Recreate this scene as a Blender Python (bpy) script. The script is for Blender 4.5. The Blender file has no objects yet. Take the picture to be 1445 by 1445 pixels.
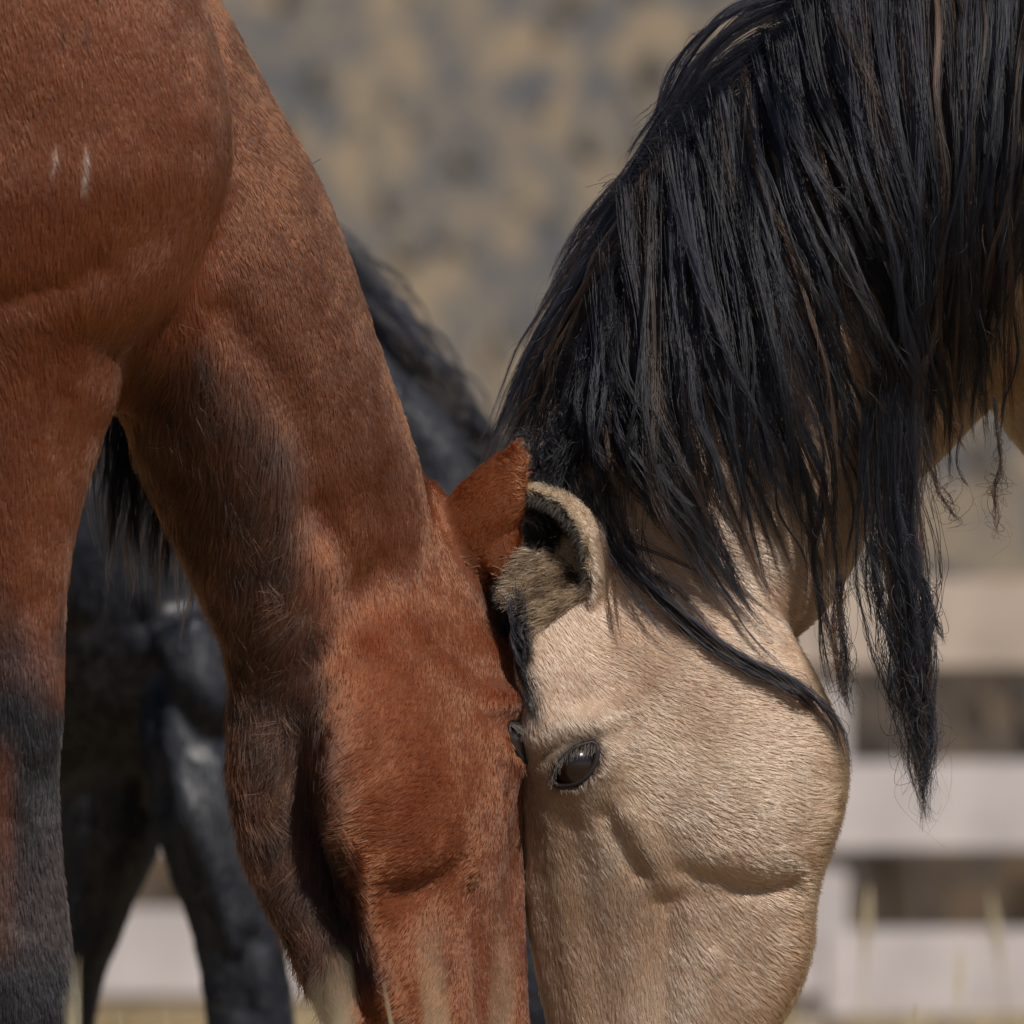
import bpy, bmesh, math, random
import numpy as np
from mathutils import Vector, Matrix
from mathutils.bvhtree import BVHTree

random.seed(7)
RNG = np.random.default_rng(7)
scene = bpy.context.scene
COL = scene.collection
Q = 1.0                      # strand density factor

# ------------------------------------------------------------------ camera
PX = 1445.0
CAM_H, CAM_D, F_PX, HORIZON = 0.40, 9.0, 14850.0, 1200.0
cam_data = bpy.data.cameras.new('camera')
cam = bpy.data.objects.new('camera', cam_data)
COL.objects.link(cam)
scene.camera = cam
cam_data.sensor_width = 36.0
cam_data.lens = 36.0 * F_PX / PX
cam_data.clip_start, cam_data.clip_end = 0.5, 600.0
PITCH = math.atan((HORIZON - PX / 2) / F_PX)
cam.location = (0, -CAM_D, CAM_H)
cam.rotation_euler = (math.pi / 2 + PITCH, 0, 0)
cam_data.dof.use_dof = True
cam_data.dof.focus_distance = CAM_D - 0.06
cam_data.dof.aperture_fstop = cam_data.lens / 1000.0 / 0.042
cam_data.dof.aperture_blades = 9

# ------------------------------------------------------------------ world, sun, exposure
SUN_AZ, SUN_EL = math.radians(33), math.radians(47)     # to the right of and behind the camera
to_sun = Vector((math.sin(SUN_AZ) * math.cos(SUN_EL), -math.cos(SUN_AZ) * math.cos(SUN_EL), math.sin(SUN_EL)))
world = bpy.data.worlds.new('World')
scene.world = world
world.use_nodes = True
wn = world.node_tree.nodes
sky = wn.new('ShaderNodeTexSky')
sky.sky_type = 'NISHITA'
sky.sun_disc = False
sky.sun_elevation = SUN_EL
sky.sun_rotation = math.pi - SUN_AZ
sky.ozone_density = 2.5
sky.dust_density = 0.5
wn['Background'].inputs['Strength'].default_value = 0.052
world.node_tree.links.new(sky.outputs[0], wn['Background'].inputs['Color'])
sun_data = bpy.data.lights.new('sun', 'SUN')
sun_data.energy = 4.6
sun_data.angle = math.radians(0.5)
sun_data.color = (1.0, 0.93, 0.84)
sun = bpy.data.objects.new('sun', sun_data)
COL.objects.link(sun)
sun.rotation_euler = (-to_sun).to_track_quat('-Z', 'Y').to_euler()
sun.location = (4, -8, 10)
scene.view_settings.view_transform = 'Standard'
scene.view_settings.look = 'None'
scene.view_settings.gamma = 1.0
scene.view_settings.exposure = 0.0
scene.cycles.use_denoising = True
scene.cycles.max_bounces = 6
scene.cycles.diffuse_bounces = 3
scene.cycles.glossy_bounces = 3
scene.cycles.transmission_bounces = 4
scene.cycles.transparent_max_bounces = 4
scene.cycles_curves.shape = 'RIBBONS'
scene.cycles_curves.subdivisions = 2

# ------------------------------------------------------------------ numeric helpers
_cp, _sp = math.cos(PITCH), math.sin(PITCH)
def P(px, py, y):
    """photo pixel -> the point of its viewing ray at world depth y"""
    a, b = px - PX / 2, PX / 2 - py
    d = np.array([a, F_PX * _cp - b * _sp, F_PX * _sp + b * _cp])
    k = (y + CAM_D) / d[1]
    return np.array([d[0] * k, y, CAM_H + d[2] * k])

def to_px(p):
    p = np.asarray(p, float)
    x, y, z = p[..., 0], p[..., 1] + CAM_D, p[..., 2] - CAM_H
    f = y * _cp + z * _sp
    u = -y * _sp + z * _cp
    return np.stack([PX / 2 + x / f * F_PX, PX / 2 - u / f * F_PX], -1)

def norm(v):
    v = np.asarray(v, float)
    return v / np.maximum(np.linalg.norm(v, axis=-1, keepdims=True), 1e-12)

def resample(pts, n, t=None):
    """Catmull-Rom through rows of pts (any width), n samples"""
    pts = np.asarray(pts, float)
    m = len(pts)
    if t is None:
        t = np.linspace(0, m - 1, n)
    i = np.clip(np.floor(t).astype(int), 0, m - 2)
    f = (t - i).reshape((-1,) + (1,) * (pts.ndim - 1))
    ext = np.concatenate([[2 * pts[0] - pts[1]], pts, [2 * pts[-1] - pts[-2]]])
    a, b, c, d = ext[i], ext[i + 1], ext[i + 2], ext[i + 3]
    return 0.5 * (2 * b + (c - a) * f + (2 * a - 5 * b + 4 * c - d) * f ** 2 + (3 * b - a - 3 * c + d) * f ** 3)

def vnoise(p, scale, seed=0):
    """value noise in [-1, 1]"""
    q = np.asarray(p, float) * scale + 1000.0
    i = np.floor(q).astype(np.int64)
    f = q - i
    f = f * f * (3 - 2 * f)
    out = np.zeros(len(q))
    for dx in (0, 1):
        for dy in (0, 1):
            for dz in (0, 1):
                h = (i[:, 0] + dx) * 374761393 + (i[:, 1] + dy) * 668265263 + (i[:, 2] + dz) * 2147483647 + seed * 974711
                h = (h ^ (h >> 13)) * 1274126177
                h = ((h ^ (h >> 16)) & 0xffff) / 32767.5 - 1
                w = (f[:, 0] if dx else 1 - f[:, 0]) * (f[:, 1] if dy else 1 - f[:, 1]) * (f[:, 2] if dz else 1 - f[:, 2])
                out += h * w
    return out

def seg_dist(p, a, b):
    a, b = np.asarray(a, float), np.asarray(b, float)
    ab = b - a
    t = np.clip(((p - a) @ ab) / max(ab @ ab, 1e-9), 0, 1)
    return np.linalg.norm(p - a - t[:, None] * ab, axis=1)

def poly_dist(p, pts):
    d = np.full(len(p), 1e9)
    for a, b in zip(pts[:-1], pts[1:]):
        d = np.minimum(d, seg_dist(p, a, b))
    return d

def smooth01(a, b, x):
    t = np.clip((x - a) / (b - a), 0, 1)
    return t * t * (3 - 2 * t)

# ------------------------------------------------------------------ mesh helpers
class Shape:
    def __init__(self):
        self.v, self.f = [], []
    def add(self, v, f):
        o = len(self.v)
        self.v.extend([tuple(map(float, q)) for q in v])
        self.f.extend([tuple(i + o for i in q) for q in f])

    def grid_tube(self, rings):
        """closed tube from rings (n, m, 3), capped by fans"""
        n, m = rings.shape[:2]
        v = list(rings.reshape(-1, 3))
        f = [(i * m + j, i * m + (j + 1) % m, (i + 1) * m + (j + 1) % m, (i + 1) * m + j) for i in range(n - 1) for j in range(m)]
        for i, flip in ((0, True), (n - 1, False)):
            c = len(v)
            v.append(rings[i].mean(0))
            for j in range(m):
                a, b = i * m + j, i * m + (j + 1) % m
                f.append((b, a, c) if flip else (a, b, c))
        self.add(v, f)

    def loft(self, st, n=None, m=36, power=2.2):
        """st: rows of (dorsal point, ventral point, half thickness)"""
        D = np.array([s[0] for s in st], float)
        V = np.array([s[1] for s in st], float)
        h = np.array([[s[2]] for s in st], float)
        n = n or (len(st) - 1) * 6 + 1
        D, V, h = resample(D, n), resample(V, n), np.maximum(resample(h, n), 1e-3)
        c = (D + V) / 2
        tan = norm(np.gradient(c, axis=0))
        u = (D - V) / 2
        w = norm(np.cross(tan, u)) * h
        a = np.linspace(0, 2 * np.pi, m, endpoint=False)
        ca = np.sign(np.cos(a)) * np.abs(np.cos(a)) ** (2 / power)
        sa = np.sign(np.sin(a)) * np.abs(np.sin(a)) ** (2 / power)
        rings = c[:, None] + u[:, None] * ca[None, :, None] + w[:, None] * sa[None, :, None]
        self.grid_tube(rings)

    def tube(self, pts, radii, m=10, n=None):
        pts = np.asarray(pts, float)
        n = n or (len(pts) - 1) * 5 + 1
        p, r = resample(pts, n), resample(np.asarray(radii, float)[:, None], n)
        t = norm(np.gradient(p, axis=0))
        ref = np.array([0.0, 1.0, 0.13])
        a1 = norm(np.cross(t, ref)); a2 = np.cross(t, a1)
        a = np.linspace(0, 2 * np.pi, m, endpoint=False)
        rings = p[:, None] + r[:, None] * (a1[:, None] * np.cos(a)[None, :, None] + a2[:, None] * np.sin(a)[None, :, None])
        self.grid_tube(rings)

    def mesh(self, name):
        me = bpy.data.meshes.new(name)
        me.from_pydata(self.v, [], self.f)
        bm = bmesh.new(); bm.from_mesh(me)
        bmesh.ops.recalc_face_normals(bm, faces=bm.faces)
        bm.to_mesh(me); bm.free()
        return me

def link(name, data, mat=None, parent=None, smooth=False):
    o = bpy.data.objects.new(name, data)
    COL.objects.link(o)
    if parent is not None:
        o.parent = parent
        o.matrix_parent_inverse = parent.matrix_world.inverted()
    if mat is not None:
        data.materials.append(mat)
    if smooth and hasattr(data, 'shade_smooth'):
        data.shade_smooth()
    return o

def tag(o, label=None, cat=None, group=None, kind=None):
    if label: o['label'] = label
    if cat: o['category'] = cat
    if group: o['group'] = group
    if kind: o['kind'] = kind
    return o

def empty(name, loc):
    o = bpy.data.objects.new(name, None)
    o.empty_display_size = 0.1
    o.location = loc
    COL.objects.link(o)
    bpy.context.view_layer.update()
    return o

def voxel_union(shape, size, name):
    src = shape.mesh('tmp')
    o = bpy.data.objects.new('tmp', src)
    COL.objects.link(o)
    md = o.modifiers.new('r', 'REMESH')
    md.mode = 'VOXEL'; md.voxel_size = size
    dg = bpy.context.evaluated_depsgraph_get()
    me = bpy.data.meshes.new_from_object(o.evaluated_get(dg))
    me.name = name
    bpy.data.objects.remove(o)
    bpy.data.meshes.remove(src)
    return me

def get_co(me):
    a = np.empty(len(me.vertices) * 3); me.vertices.foreach_get('co', a); return a.reshape(-1, 3)
def set_co(me, c):
    me.vertices.foreach_set('co', np.ascontiguousarray(c, np.float64).ravel()); me.update()
def get_no(me):
    a = np.empty(len(me.vertices) * 3, np.float32); me.vertex_normals.foreach_get('vector', a); return a.reshape(-1, 3).astype(float)

def laplacian(me, iters, weight=None, lam=0.5):
    e = np.empty(len(me.edges) * 2, np.int32); me.edges.foreach_get('vertices', e); e = e.reshape(-1, 2)
    c = get_co(me); n = len(c)
    i = np.concatenate([e[:, 0], e[:, 1]]); j = np.concatenate([e[:, 1], e[:, 0]])
    deg = np.maximum(np.bincount(i, minlength=n), 1)[:, None]
    w = lam if weight is None else lam * weight[:, None]
    for _ in range(iters):
        s = np.stack([np.bincount(i, c[j, k], minlength=n) for k in range(3)], 1)
        c = c + w * (s / deg - c)
    set_co(me, c)

def set_color(me, col, name='coat_col'):
    a = me.attributes.new(name, 'FLOAT_COLOR', 'POINT')
    a.data.foreach_set('color', np.c_[col, np.ones(len(col))].astype(np.float32).ravel())

# ------------------------------------------------------------------ materials
def new_mat(name):
    m = bpy.data.materials.new(name); m.use_nodes = True
    return m, m.node_tree.nodes, m.node_tree.links, m.node_tree.nodes['Principled BSDF']

def skin_mat(name, rough=0.75):
    m, n, l, b = new_mat(name)
    at = n.new('ShaderNodeAttribute'); at.attribute_name = 'coat_col'
    tc = n.new('ShaderNodeTexCoord')
    no = n.new('ShaderNodeTexNoise'); no.inputs['Scale'].default_value = 220; no.inputs['Detail'].default_value = 3
    l.new(tc.outputs['Object'], no.inputs['Vector'])
    mr = n.new('ShaderNodeMapRange'); mr.inputs['To Min'].default_value = 0.7; mr.inputs['To Max'].default_value = 1.15
    l.new(no.outputs['Fac'], mr.inputs['Value'])
    mx = n.new('ShaderNodeVectorMath'); mx.operation = 'SCALE'
    l.new(at.outputs['Color'], mx.inputs[0]); l.new(mr.outputs[0], mx.inputs['Scale'])
    l.new(mx.outputs[0], b.inputs['Base Color'])
    b.inputs['Roughness'].default_value = rough
    b.inputs['Specular IOR Level'].default_value = 0.25
    bp = n.new('ShaderNodeBump'); bp.inputs['Strength'].default_value = 0.25; bp.inputs['Distance'].default_value = 0.002
    l.new(no.outputs['Fac'], bp.inputs['Height']); l.new(bp.outputs[0], b.inputs['Normal'])
    return m

def hair_mat(name, rough=0.38, radial=0.6, attr='coat_col', coat=0.0, ior=1.5):
    m = bpy.data.materials.new(name); m.use_nodes = True
    n, l = m.node_tree.nodes, m.node_tree.links
    n.remove(n['Principled BSDF'])
    h = n.new('ShaderNodeBsdfHairPrincipled')
    h.model = 'CHIANG'; h.parametrization = 'COLOR'
    at = n.new('ShaderNodeAttribute'); at.attribute_name = attr
    l.new(at.outputs['Color'], h.inputs['Color'])
    h.inputs['Roughness'].default_value = rough
    h.inputs['Radial Roughness'].default_value = radial
    h.inputs['Coat'].default_value = coat
    h.inputs['IOR'].default_value = ior
    h.inputs['Offset'].default_value = math.radians(3)
    h.inputs['Random Roughness'].default_value = 0.2
    l.new(h.outputs[0], n['Material Output'].inputs['Surface'])
    return m

def plain_mat(name, color, rough=0.6, spec=0.3, noise=None, coat=0.0):
    m, n, l, b = new_mat(name)
    b.inputs['Base Color'].default_value = (*color, 1)
    b.inputs['Roughness'].default_value = rough
    b.inputs['Specular IOR Level'].default_value = spec
    b.inputs['Coat Weight'].default_value = coat
    b.inputs['Coat Roughness'].default_value = 0.03
    if noise:
        sc, lo, hi = noise
        tc = n.new('ShaderNodeTexCoord')
        no = n.new('ShaderNodeTexNoise'); no.inputs['Scale'].default_value = sc; no.inputs['Detail'].default_value = 5
        l.new(tc.outputs['Object'], no.inputs['Vector'])
        cr = n.new('ShaderNodeValToRGB')
        cr.color_ramp.elements[0].position, cr.color_ramp.elements[1].position = 0.3, 0.7
        cr.color_ramp.elements[0].color = (*[c * lo for c in color], 1)
        cr.color_ramp.elements[1].color = (*[min(1, c * hi) for c in color], 1)
        l.new(no.outputs['Fac'], cr.inputs['Fac']); l.new(cr.outputs[0], b.inputs['Base Color'])
    return m

# ------------------------------------------------------------------ hair builder
def make_curves(name, pts, radius, color, mat, parent):
    """pts (N, K, 3), radius (N, K), color (N, 3)"""
    N, K = pts.shape[:2]
    cu = bpy.data.hair_curves.new(name)
    cu.add_curves([K] * N)
    cu.attributes['position'].data.foreach_set('vector', pts.astype(np.float32).ravel())
    ra = cu.attributes.get('radius') or cu.attributes.new('radius', 'FLOAT', 'POINT')
    ra.data.foreach_set('value', radius.astype(np.float32).ravel())
    ca = cu.attributes.new('coat_col', 'FLOAT_COLOR', 'CURVE')
    ca.data.foreach_set('color', np.c_[color, np.ones(N)].astype(np.float32).ravel())
    o = link(name, cu, mat, parent)
    return o

def idw(pos, ctrl_p, ctrl_v, power=3.0):
    out = np.empty((len(pos), ctrl_v.shape[1]))
    for s in range(0, len(pos), 60000):
        q = pos[s:s + 60000]
        d = np.linalg.norm(q[:, None] - ctrl_p[None], axis=2) + 1e-3
        w = d ** -power
        out[s:s + 60000] = (w @ ctrl_v) / w.sum(1, keepdims=True)
    return out

def sample_surface(me, count, density):
    me.calc_loop_triangles()
    nt = len(me.loop_triangles)
    tri = np.empty(nt * 3, np.int32); me.loop_triangles.foreach_get('vertices', tri); tri = tri.reshape(-1, 3)
    co, no = get_co(me), get_no(me)
    a, b, c = co[tri[:, 0]], co[tri[:, 1]], co[tri[:, 2]]
    area = np.linalg.norm(np.cross(b - a, c - a), axis=1) / 2
    w = area * density((a + b + c) / 3, norm(no[tri].mean(1)))
    pick = RNG.choice(nt, count, p=w / w.sum())
    u, v = RNG.random(count), RNG.random(count)
    fl = u + v > 1; u[fl], v[fl] = 1 - u[fl], 1 - v[fl]
    k = (1 - u - v, u, v)
    pos = sum(co[tri[pick, i]] * k[i][:, None] for i in range(3))
    nor = norm(sum(no[tri[pick, i]] * k[i][:, None] for i in range(3)))
    return pos, nor

def coat(name, me, count, density, flow, length, color, mat, parent, lift=0.28, wild=0.16, rad=0.00030, npts=4, clump=0.35):
    pos, nor = sample_surface(me, int(count * Q), density)
    N = len(pos)
    fl = flow(pos)
    # wandering direction: large whorls and small tufts
    j = np.stack([vnoise(pos, 38, 11 + k) for k in range(3)], 1) * wild * 1.6 + np.stack([vnoise(pos, 120, 21 + k) for k in range(3)], 1) * wild
    fl = fl + j + RNG.normal(0, wild * 0.55, (N, 3))
    fl = norm(fl - (fl * nor).sum(1, keepdims=True) * nor)
    L = length(pos) * RNG.uniform(0.6, 1.2, N)
    # clumping: tips drawn to the cell centre of a jittered lattice
    cell = 0.006
    key = np.round((pos + 0.4 * cell * np.stack([vnoise(pos, 160, 31 + k) for k in range(3)], 1)) / cell) * cell
    pull = (key - pos); pull -= (pull * nor).sum(1, keepdims=True) * nor
    lf = np.clip(lift + RNG.normal(0, 0.09, N) + 0.10 * vnoise(pos, 70, 5), 0.05, 0.9)
    t = np.linspace(0, 1, npts)
    pts = np.empty((N, npts, 3))
    for k, s in enumerate(t):
        up = lf * (s - 0.45 * s * s)
        pts[:, k] = pos - nor * 0.0006 + (fl * (s * np.sqrt(np.maximum(1 - lf ** 2, .1)))[:, None] + nor * up[:, None]) * L[:, None] + pull * (clump * s * s)
    r = np.full((N, npts), rad) * np.array([1, .95, .75, .25] if npts == 4 else np.linspace(1, .25, npts))[None] * RNG.uniform(0.75, 1.25, (N, 1))
    col = color(pos) * (1 + 0.13 * RNG.normal(0, 1, (N, 1)).clip(-2, 2) + 0.13 * vnoise(pos, 90, 3)[:, None])
    return make_curves(name, pts, r, np.clip(col, 0.002, 0.95), mat, parent)

def strands(guides, n_per, spread, radius, K=26, frizz=0.004, tipspread=0.4, ends=(0.75, 1.0), rootdir=None, per_lock=24, wisp=0.07, wave=1.0):
    """long hair: each guide (m,3) carries narrow stringy locks, each lock a sheaf of strands; a few strands fly away"""
    out, cols = [], []
    rootdir = np.zeros(3) if rootdir is None else np.asarray(rootdir, float)
    t = np.linspace(0, 1, K)
    for gi, g in enumerate(guides):
        g = np.asarray(g, float)
        nn = n_per[gi] if hasattr(n_per, '__len__') else n_per
        sp = spread[gi] if hasattr(spread, '__len__') else spread
        gt = RNG.uniform(.6, 1.35)
        subs = max(2, nn // per_lock)
        for s in range(subs):
            m = max(1, int(nn / subs * RNG.uniform(.4, 1.6)))
            so = RNG.normal(0, 1, 3) * sp * [1, .55, 1]
            ph, fq = RNG.uniform(0, 6.28, 3), RNG.uniform(.8, 5.0, 3)
            am = RNG.uniform(.1, 1.0) * min(sp, .010) * 1.25 * wave / fq ** .55
            end = RNG.uniform(*ends)
            width = RNG.choice([.0006, .0012, .0022, .0036], p=[.3, .35, .25, .1]) * RNG.uniform(.8, 1.2) * min(1, sp / .006 + .25)
            rs = rootdir * RNG.normal(0, 1)
            tone = gt * RNG.choice([.45, .8, 1.2, 2.2], p=[.25, .35, .28, .12])
            brown = RNG.random() < .16
            c0 = (np.array([0.034, 0.019, 0.013]) if brown else np.array([0.0058, 0.0064, 0.0104])) * tone
            o2 = RNG.normal(0, 1, (m, 3)) * width
            p2, f2 = RNG.uniform(0, 6.28, (m, 3)), RNG.uniform(2, 8, (m, 3))
            fly = RNG.random((m, 1)) < wisp
            a2 = RNG.exponential(1.0, (m, 1)).clip(0, 3) * frizz * np.where(fly, 2.4, .55)
            e = end * RNG.uniform(.86, 1.0, m)
            prof = .75 + .7 * np.sin(np.pi * t * .8) * (1 - t) + (tipspread - .75) * t
            twist = RNG.uniform(-9, 9)
            for i in range(m):
                tt = t * e[i]
                base = resample(g, K, tt * (len(g) - 1))
                pr = np.interp(tt, t, prof)[:, None]
                env = np.sin(np.pi * np.clip(tt * .75 + .02, 0, 1))[:, None]
                w1 = np.sin(tt[:, None] * fq * 6.28 + ph) * am * env * [1, .5, .6]
                w2 = np.sin(tt[:, None] * f2[i] * 6.28 + p2[i]) * a2[i] * tt[:, None] ** 1.1
                ct, st_ = np.cos(twist * tt), np.sin(twist * tt)
                oo = np.stack([o2[i, 0] * ct - o2[i, 1] * st_, o2[i, 0] * st_ + o2[i, 1] * ct, np.full(K, o2[i, 2])], 1)
                taper = (1.25 - .75 * tt)[:, None] * (1 + 1.6 * (1 - tt)[:, None] ** 6)
                out.append(base + so * pr + oo * taper + w1 + w2 + rs * np.clip(1 - tt / .35, 0, 1)[:, None] ** 1.5)
                cols.append(c0)
    pts = np.array(out); cols = np.array(cols)
    cols = cols * RNG.uniform(.7, 1.35, (len(cols), 1))
    r = radius * RNG.uniform(0.7, 1.25, (len(pts), 1)) * np.concatenate([np.ones(K - 6), np.linspace(1, 0.25, 6)])[None]
    return pts, r, cols
# ==================================================================
#  THE SETTING
# ==================================================================
def grid_mesh(name, xs, ys, zf):
    X, Y = np.meshgrid(xs, ys)
    Z = zf(X, Y)
    v = np.stack([X, Y, Z], -1).reshape(-1, 3)
    m = len(xs)
    f = [(i * m + j, i * m + j + 1, (i + 1) * m + j + 1, (i + 1) * m + j) for i in range(len(ys) - 1) for j in range(m - 1)]
    me = bpy.data.meshes.new(name); me.from_pydata([tuple(q) for q in v], [], f)
    return me

def terrain_mat(name, stops, scale, scale2, stretch=(1, 1, 1), bump=0.05):
    m, n, l, b = new_mat(name)
    tc = n.new('ShaderNodeTexCoord')
    mp = n.new('ShaderNodeMapping'); mp.inputs['Scale'].default_value = stretch
    l.new(tc.outputs['Object'], mp.inputs['Vector'])
    n1 = n.new('ShaderNodeTexNoise'); n1.inputs['Scale'].default_value = scale; n1.inputs['Detail'].default_value = 4; n1.inputs['Roughness'].default_value = .6
    n2 = n.new('ShaderNodeTexNoise'); n2.inputs['Scale'].default_value = scale2; n2.inputs['Detail'].default_value = 3
    l.new(mp.outputs[0], n1.inputs['Vector']); l.new(mp.outputs[0], n2.inputs['Vector'])
    mx = n.new('ShaderNodeMath'); mx.operation = 'MULTIPLY_ADD'; mx.inputs[1].default_value = 0.45
    sc = n.new('ShaderNodeMath'); sc.operation = 'MULTIPLY'; sc.inputs[1].default_value = 0.55
    l.new(n1.outputs['Fac'], sc.inputs[0]); l.new(n2.outputs['Fac'], mx.inputs[0]); l.new(sc.outputs[0], mx.inputs[2])
    cr = n.new('ShaderNodeValToRGB')
    el = cr.color_ramp.elements
    while len(el) < len(stops): el.new(0.5)
    for e, (p, c) in zip(el, stops):
        e.position = p; e.color = (*c, 1)
    l.new(mx.outputs[0], cr.inputs['Fac']); l.new(cr.outputs[0], b.inputs['Base Color'])
    b.inputs['Roughness'].default_value = 0.95; b.inputs['Specular IOR Level'].default_value = 0.1
    bp = n.new('ShaderNodeBump'); bp.inputs['Distance'].default_value = bump; bp.inputs['Strength'].default_value = 0.7
    l.new(n1.outputs['Fac'], bp.inputs['Height']); l.new(bp.outputs[0], b.inputs['Normal'])
    return m

DRY = (0.27, 0.20, 0.12)
def hill_z(x, y):
    s = np.maximum(y - 34, 0)
    return 1.15 * s * smooth01(0, 4, s) + 0.25 * np.sin(x * .35 + y * .2) * smooth01(34, 40, y) - 0.02
gm = grid_mesh('ground', np.linspace(-150, 150, 61), np.concatenate([np.linspace(-40, 34, 30), np.linspace(36, 300, 12)]), lambda x, y: 0 * x - 0.6 * (y > 35))
tag(link('ground', gm, terrain_mat('dry_meadow', [(0.35, (0.12, 0.09, 0.055)), (0.5, DRY), (0.65, (0.33, 0.26, 0.16))], 3, 14)), 'dry tan meadow under the grazing horses', None, None, 'structure')
hm = grid_mesh('hill', np.linspace(-90, 90, 181), np.linspace(33.5, 130, 160), hill_z)
hill_mat = terrain_mat('hillside', [(0.40, (0.075, 0.077, 0.085)), (0.47, (0.118, 0.108, 0.099)), (0.53, (0.175, 0.142, 0.106)), (0.60, (0.222, 0.171, 0.115))], 3.6, 8.0, (1, .62, .75), 0.04)
tag(link('hill', hm, hill_mat, None, True), 'brown sage covered hillside rising behind the fence', None, None, 'structure')

# sagebrush on the hill and scrub at its foot (too far and blurred to count)
def tuft_field(name, spots, mat):
    base = bmesh.new(); bmesh.ops.create_icosphere(base, subdivisions=2, radius=1.0)
    bv = np.array([v.co[:] for v in base.verts]); bf = [tuple(v.index for v in f.verts) for f in base.faces]; base.free()
    V, Fc = [], []
    for k, (x, y, z, r, h) in enumerate(spots):
        d = 1 + 0.6 * vnoise(bv + k * 3.7, 2.6, k % 50) + 0.35 * vnoise(bv + k * 1.3, 6, 3)
        q = bv * d[:, None] * [r, r, h] + [x, y, z + h * .35]
        o = len(V) * len(bv)
        V.append(q); Fc.extend([tuple(i + o for i in f) for f in bf])
    me = bpy.data.meshes.new(name); me.from_pydata([tuple(q) for q in np.concatenate(V)], [], Fc)
    return link(name, me, mat)
spots = []
for _ in range(4000):
    x, y = random.uniform(-9, 9), random.uniform(35, 43)
    r = random.uniform(.02, .055)
    spots.append((x, y, float(hill_z(np.array(x), np.array(y))), r, r * random.uniform(1.2, 2.4)))
sage = tuft_field('sagebrush', spots, terrain_mat('sage_leaf', [(0.3, (0.10, 0.098, 0.098)), (0.7, (0.175, 0.145, 0.112))], 2, 9, bump=.03))
tag(sage, 'grey green sagebrush tufts dotted over the blurred hillside', None, None, 'stuff')
spots = []
for _ in range(800):
    x, y = random.uniform(-8, 8), random.uniform(18.5, 24)
    r = random.uniform(.12, .30)
    spots.append((x, y, 0, r, random.uniform(.35, .75)))
scrub = tuft_field('scrub', spots, terrain_mat('scrub_leaf', [(0.35, (0.042, 0.037, 0.035)), (0.5, (0.072, 0.058, 0.048)), (0.66, (0.125, 0.086, 0.055))], 2.5, 8, bump=.03))
tag(scrub, 'dark brown low scrub growing behind the white fence', None, None, 'stuff')

# ------------------------------------------------------------------ white board fence
FY = 14.0
fence_paint = plain_mat('weathered_white_paint', (0.50, 0.455, 0.455), .65, .3, (4, .72, 1.10))
fence = empty('board_fence', (P(1160, 1400, FY)[0], FY, 0))
tag(fence, 'white painted three board ranch fence behind the horses', 'fence')
def box_mesh(name, sx, sy, sz, bev=.008):
    bm = bmesh.new(); bmesh.ops.create_cube(bm, size=1)
    bmesh.ops.scale(bm, vec=(sx, sy, sz), verts=bm.verts)
    bmesh.ops.bevel(bm, geom=bm.edges[:], offset=bev, segments=2, affect='EDGES')
    me = bpy.data.meshes.new(name); bm.to_mesh(me); bm.free(); return me
x1 = P(1160, 1400, FY)[0]
span = 2.44
post_me = box_mesh('post', .12, .12, 1.20, .01); post_me.materials.append(fence_paint)
for k in range(-3, 4):
    o = link('post', post_me, None, fence)
    o.location = (x1 + k * span - fence.location.x, .075, .52)
    o.matrix_parent_inverse.identity()
tan_paint = plain_mat('worn_tan_paint', (0.43, 0.355, 0.30), .7, .25, (4, .70, 1.12))
rail_me = box_mesh('rail', span - .006, .032, .198); rail_me.materials.append(fence_paint)
top_me = rail_me.copy(); top_me.materials.clear(); top_me.materials.append(tan_paint)
for k in range(-3, 3):
    left = k < 0
    for py0, py1 in ((880, 880), (1140, 1140), (1348 if left else 1377, 1348 if left else 1377)):
        o = link('rail', top_me if py0 == 880 else rail_me, None, fence)
        xm = x1 + (k + .5) * span
        z = P(1160, py0, FY)[2] + random.uniform(-.006, .006)
        o.location = (xm - fence.location.x, -.004, z)
        o.rotation_euler = (0, random.uniform(-.004, .004), 0)
        o.matrix_parent_inverse.identity()
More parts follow.
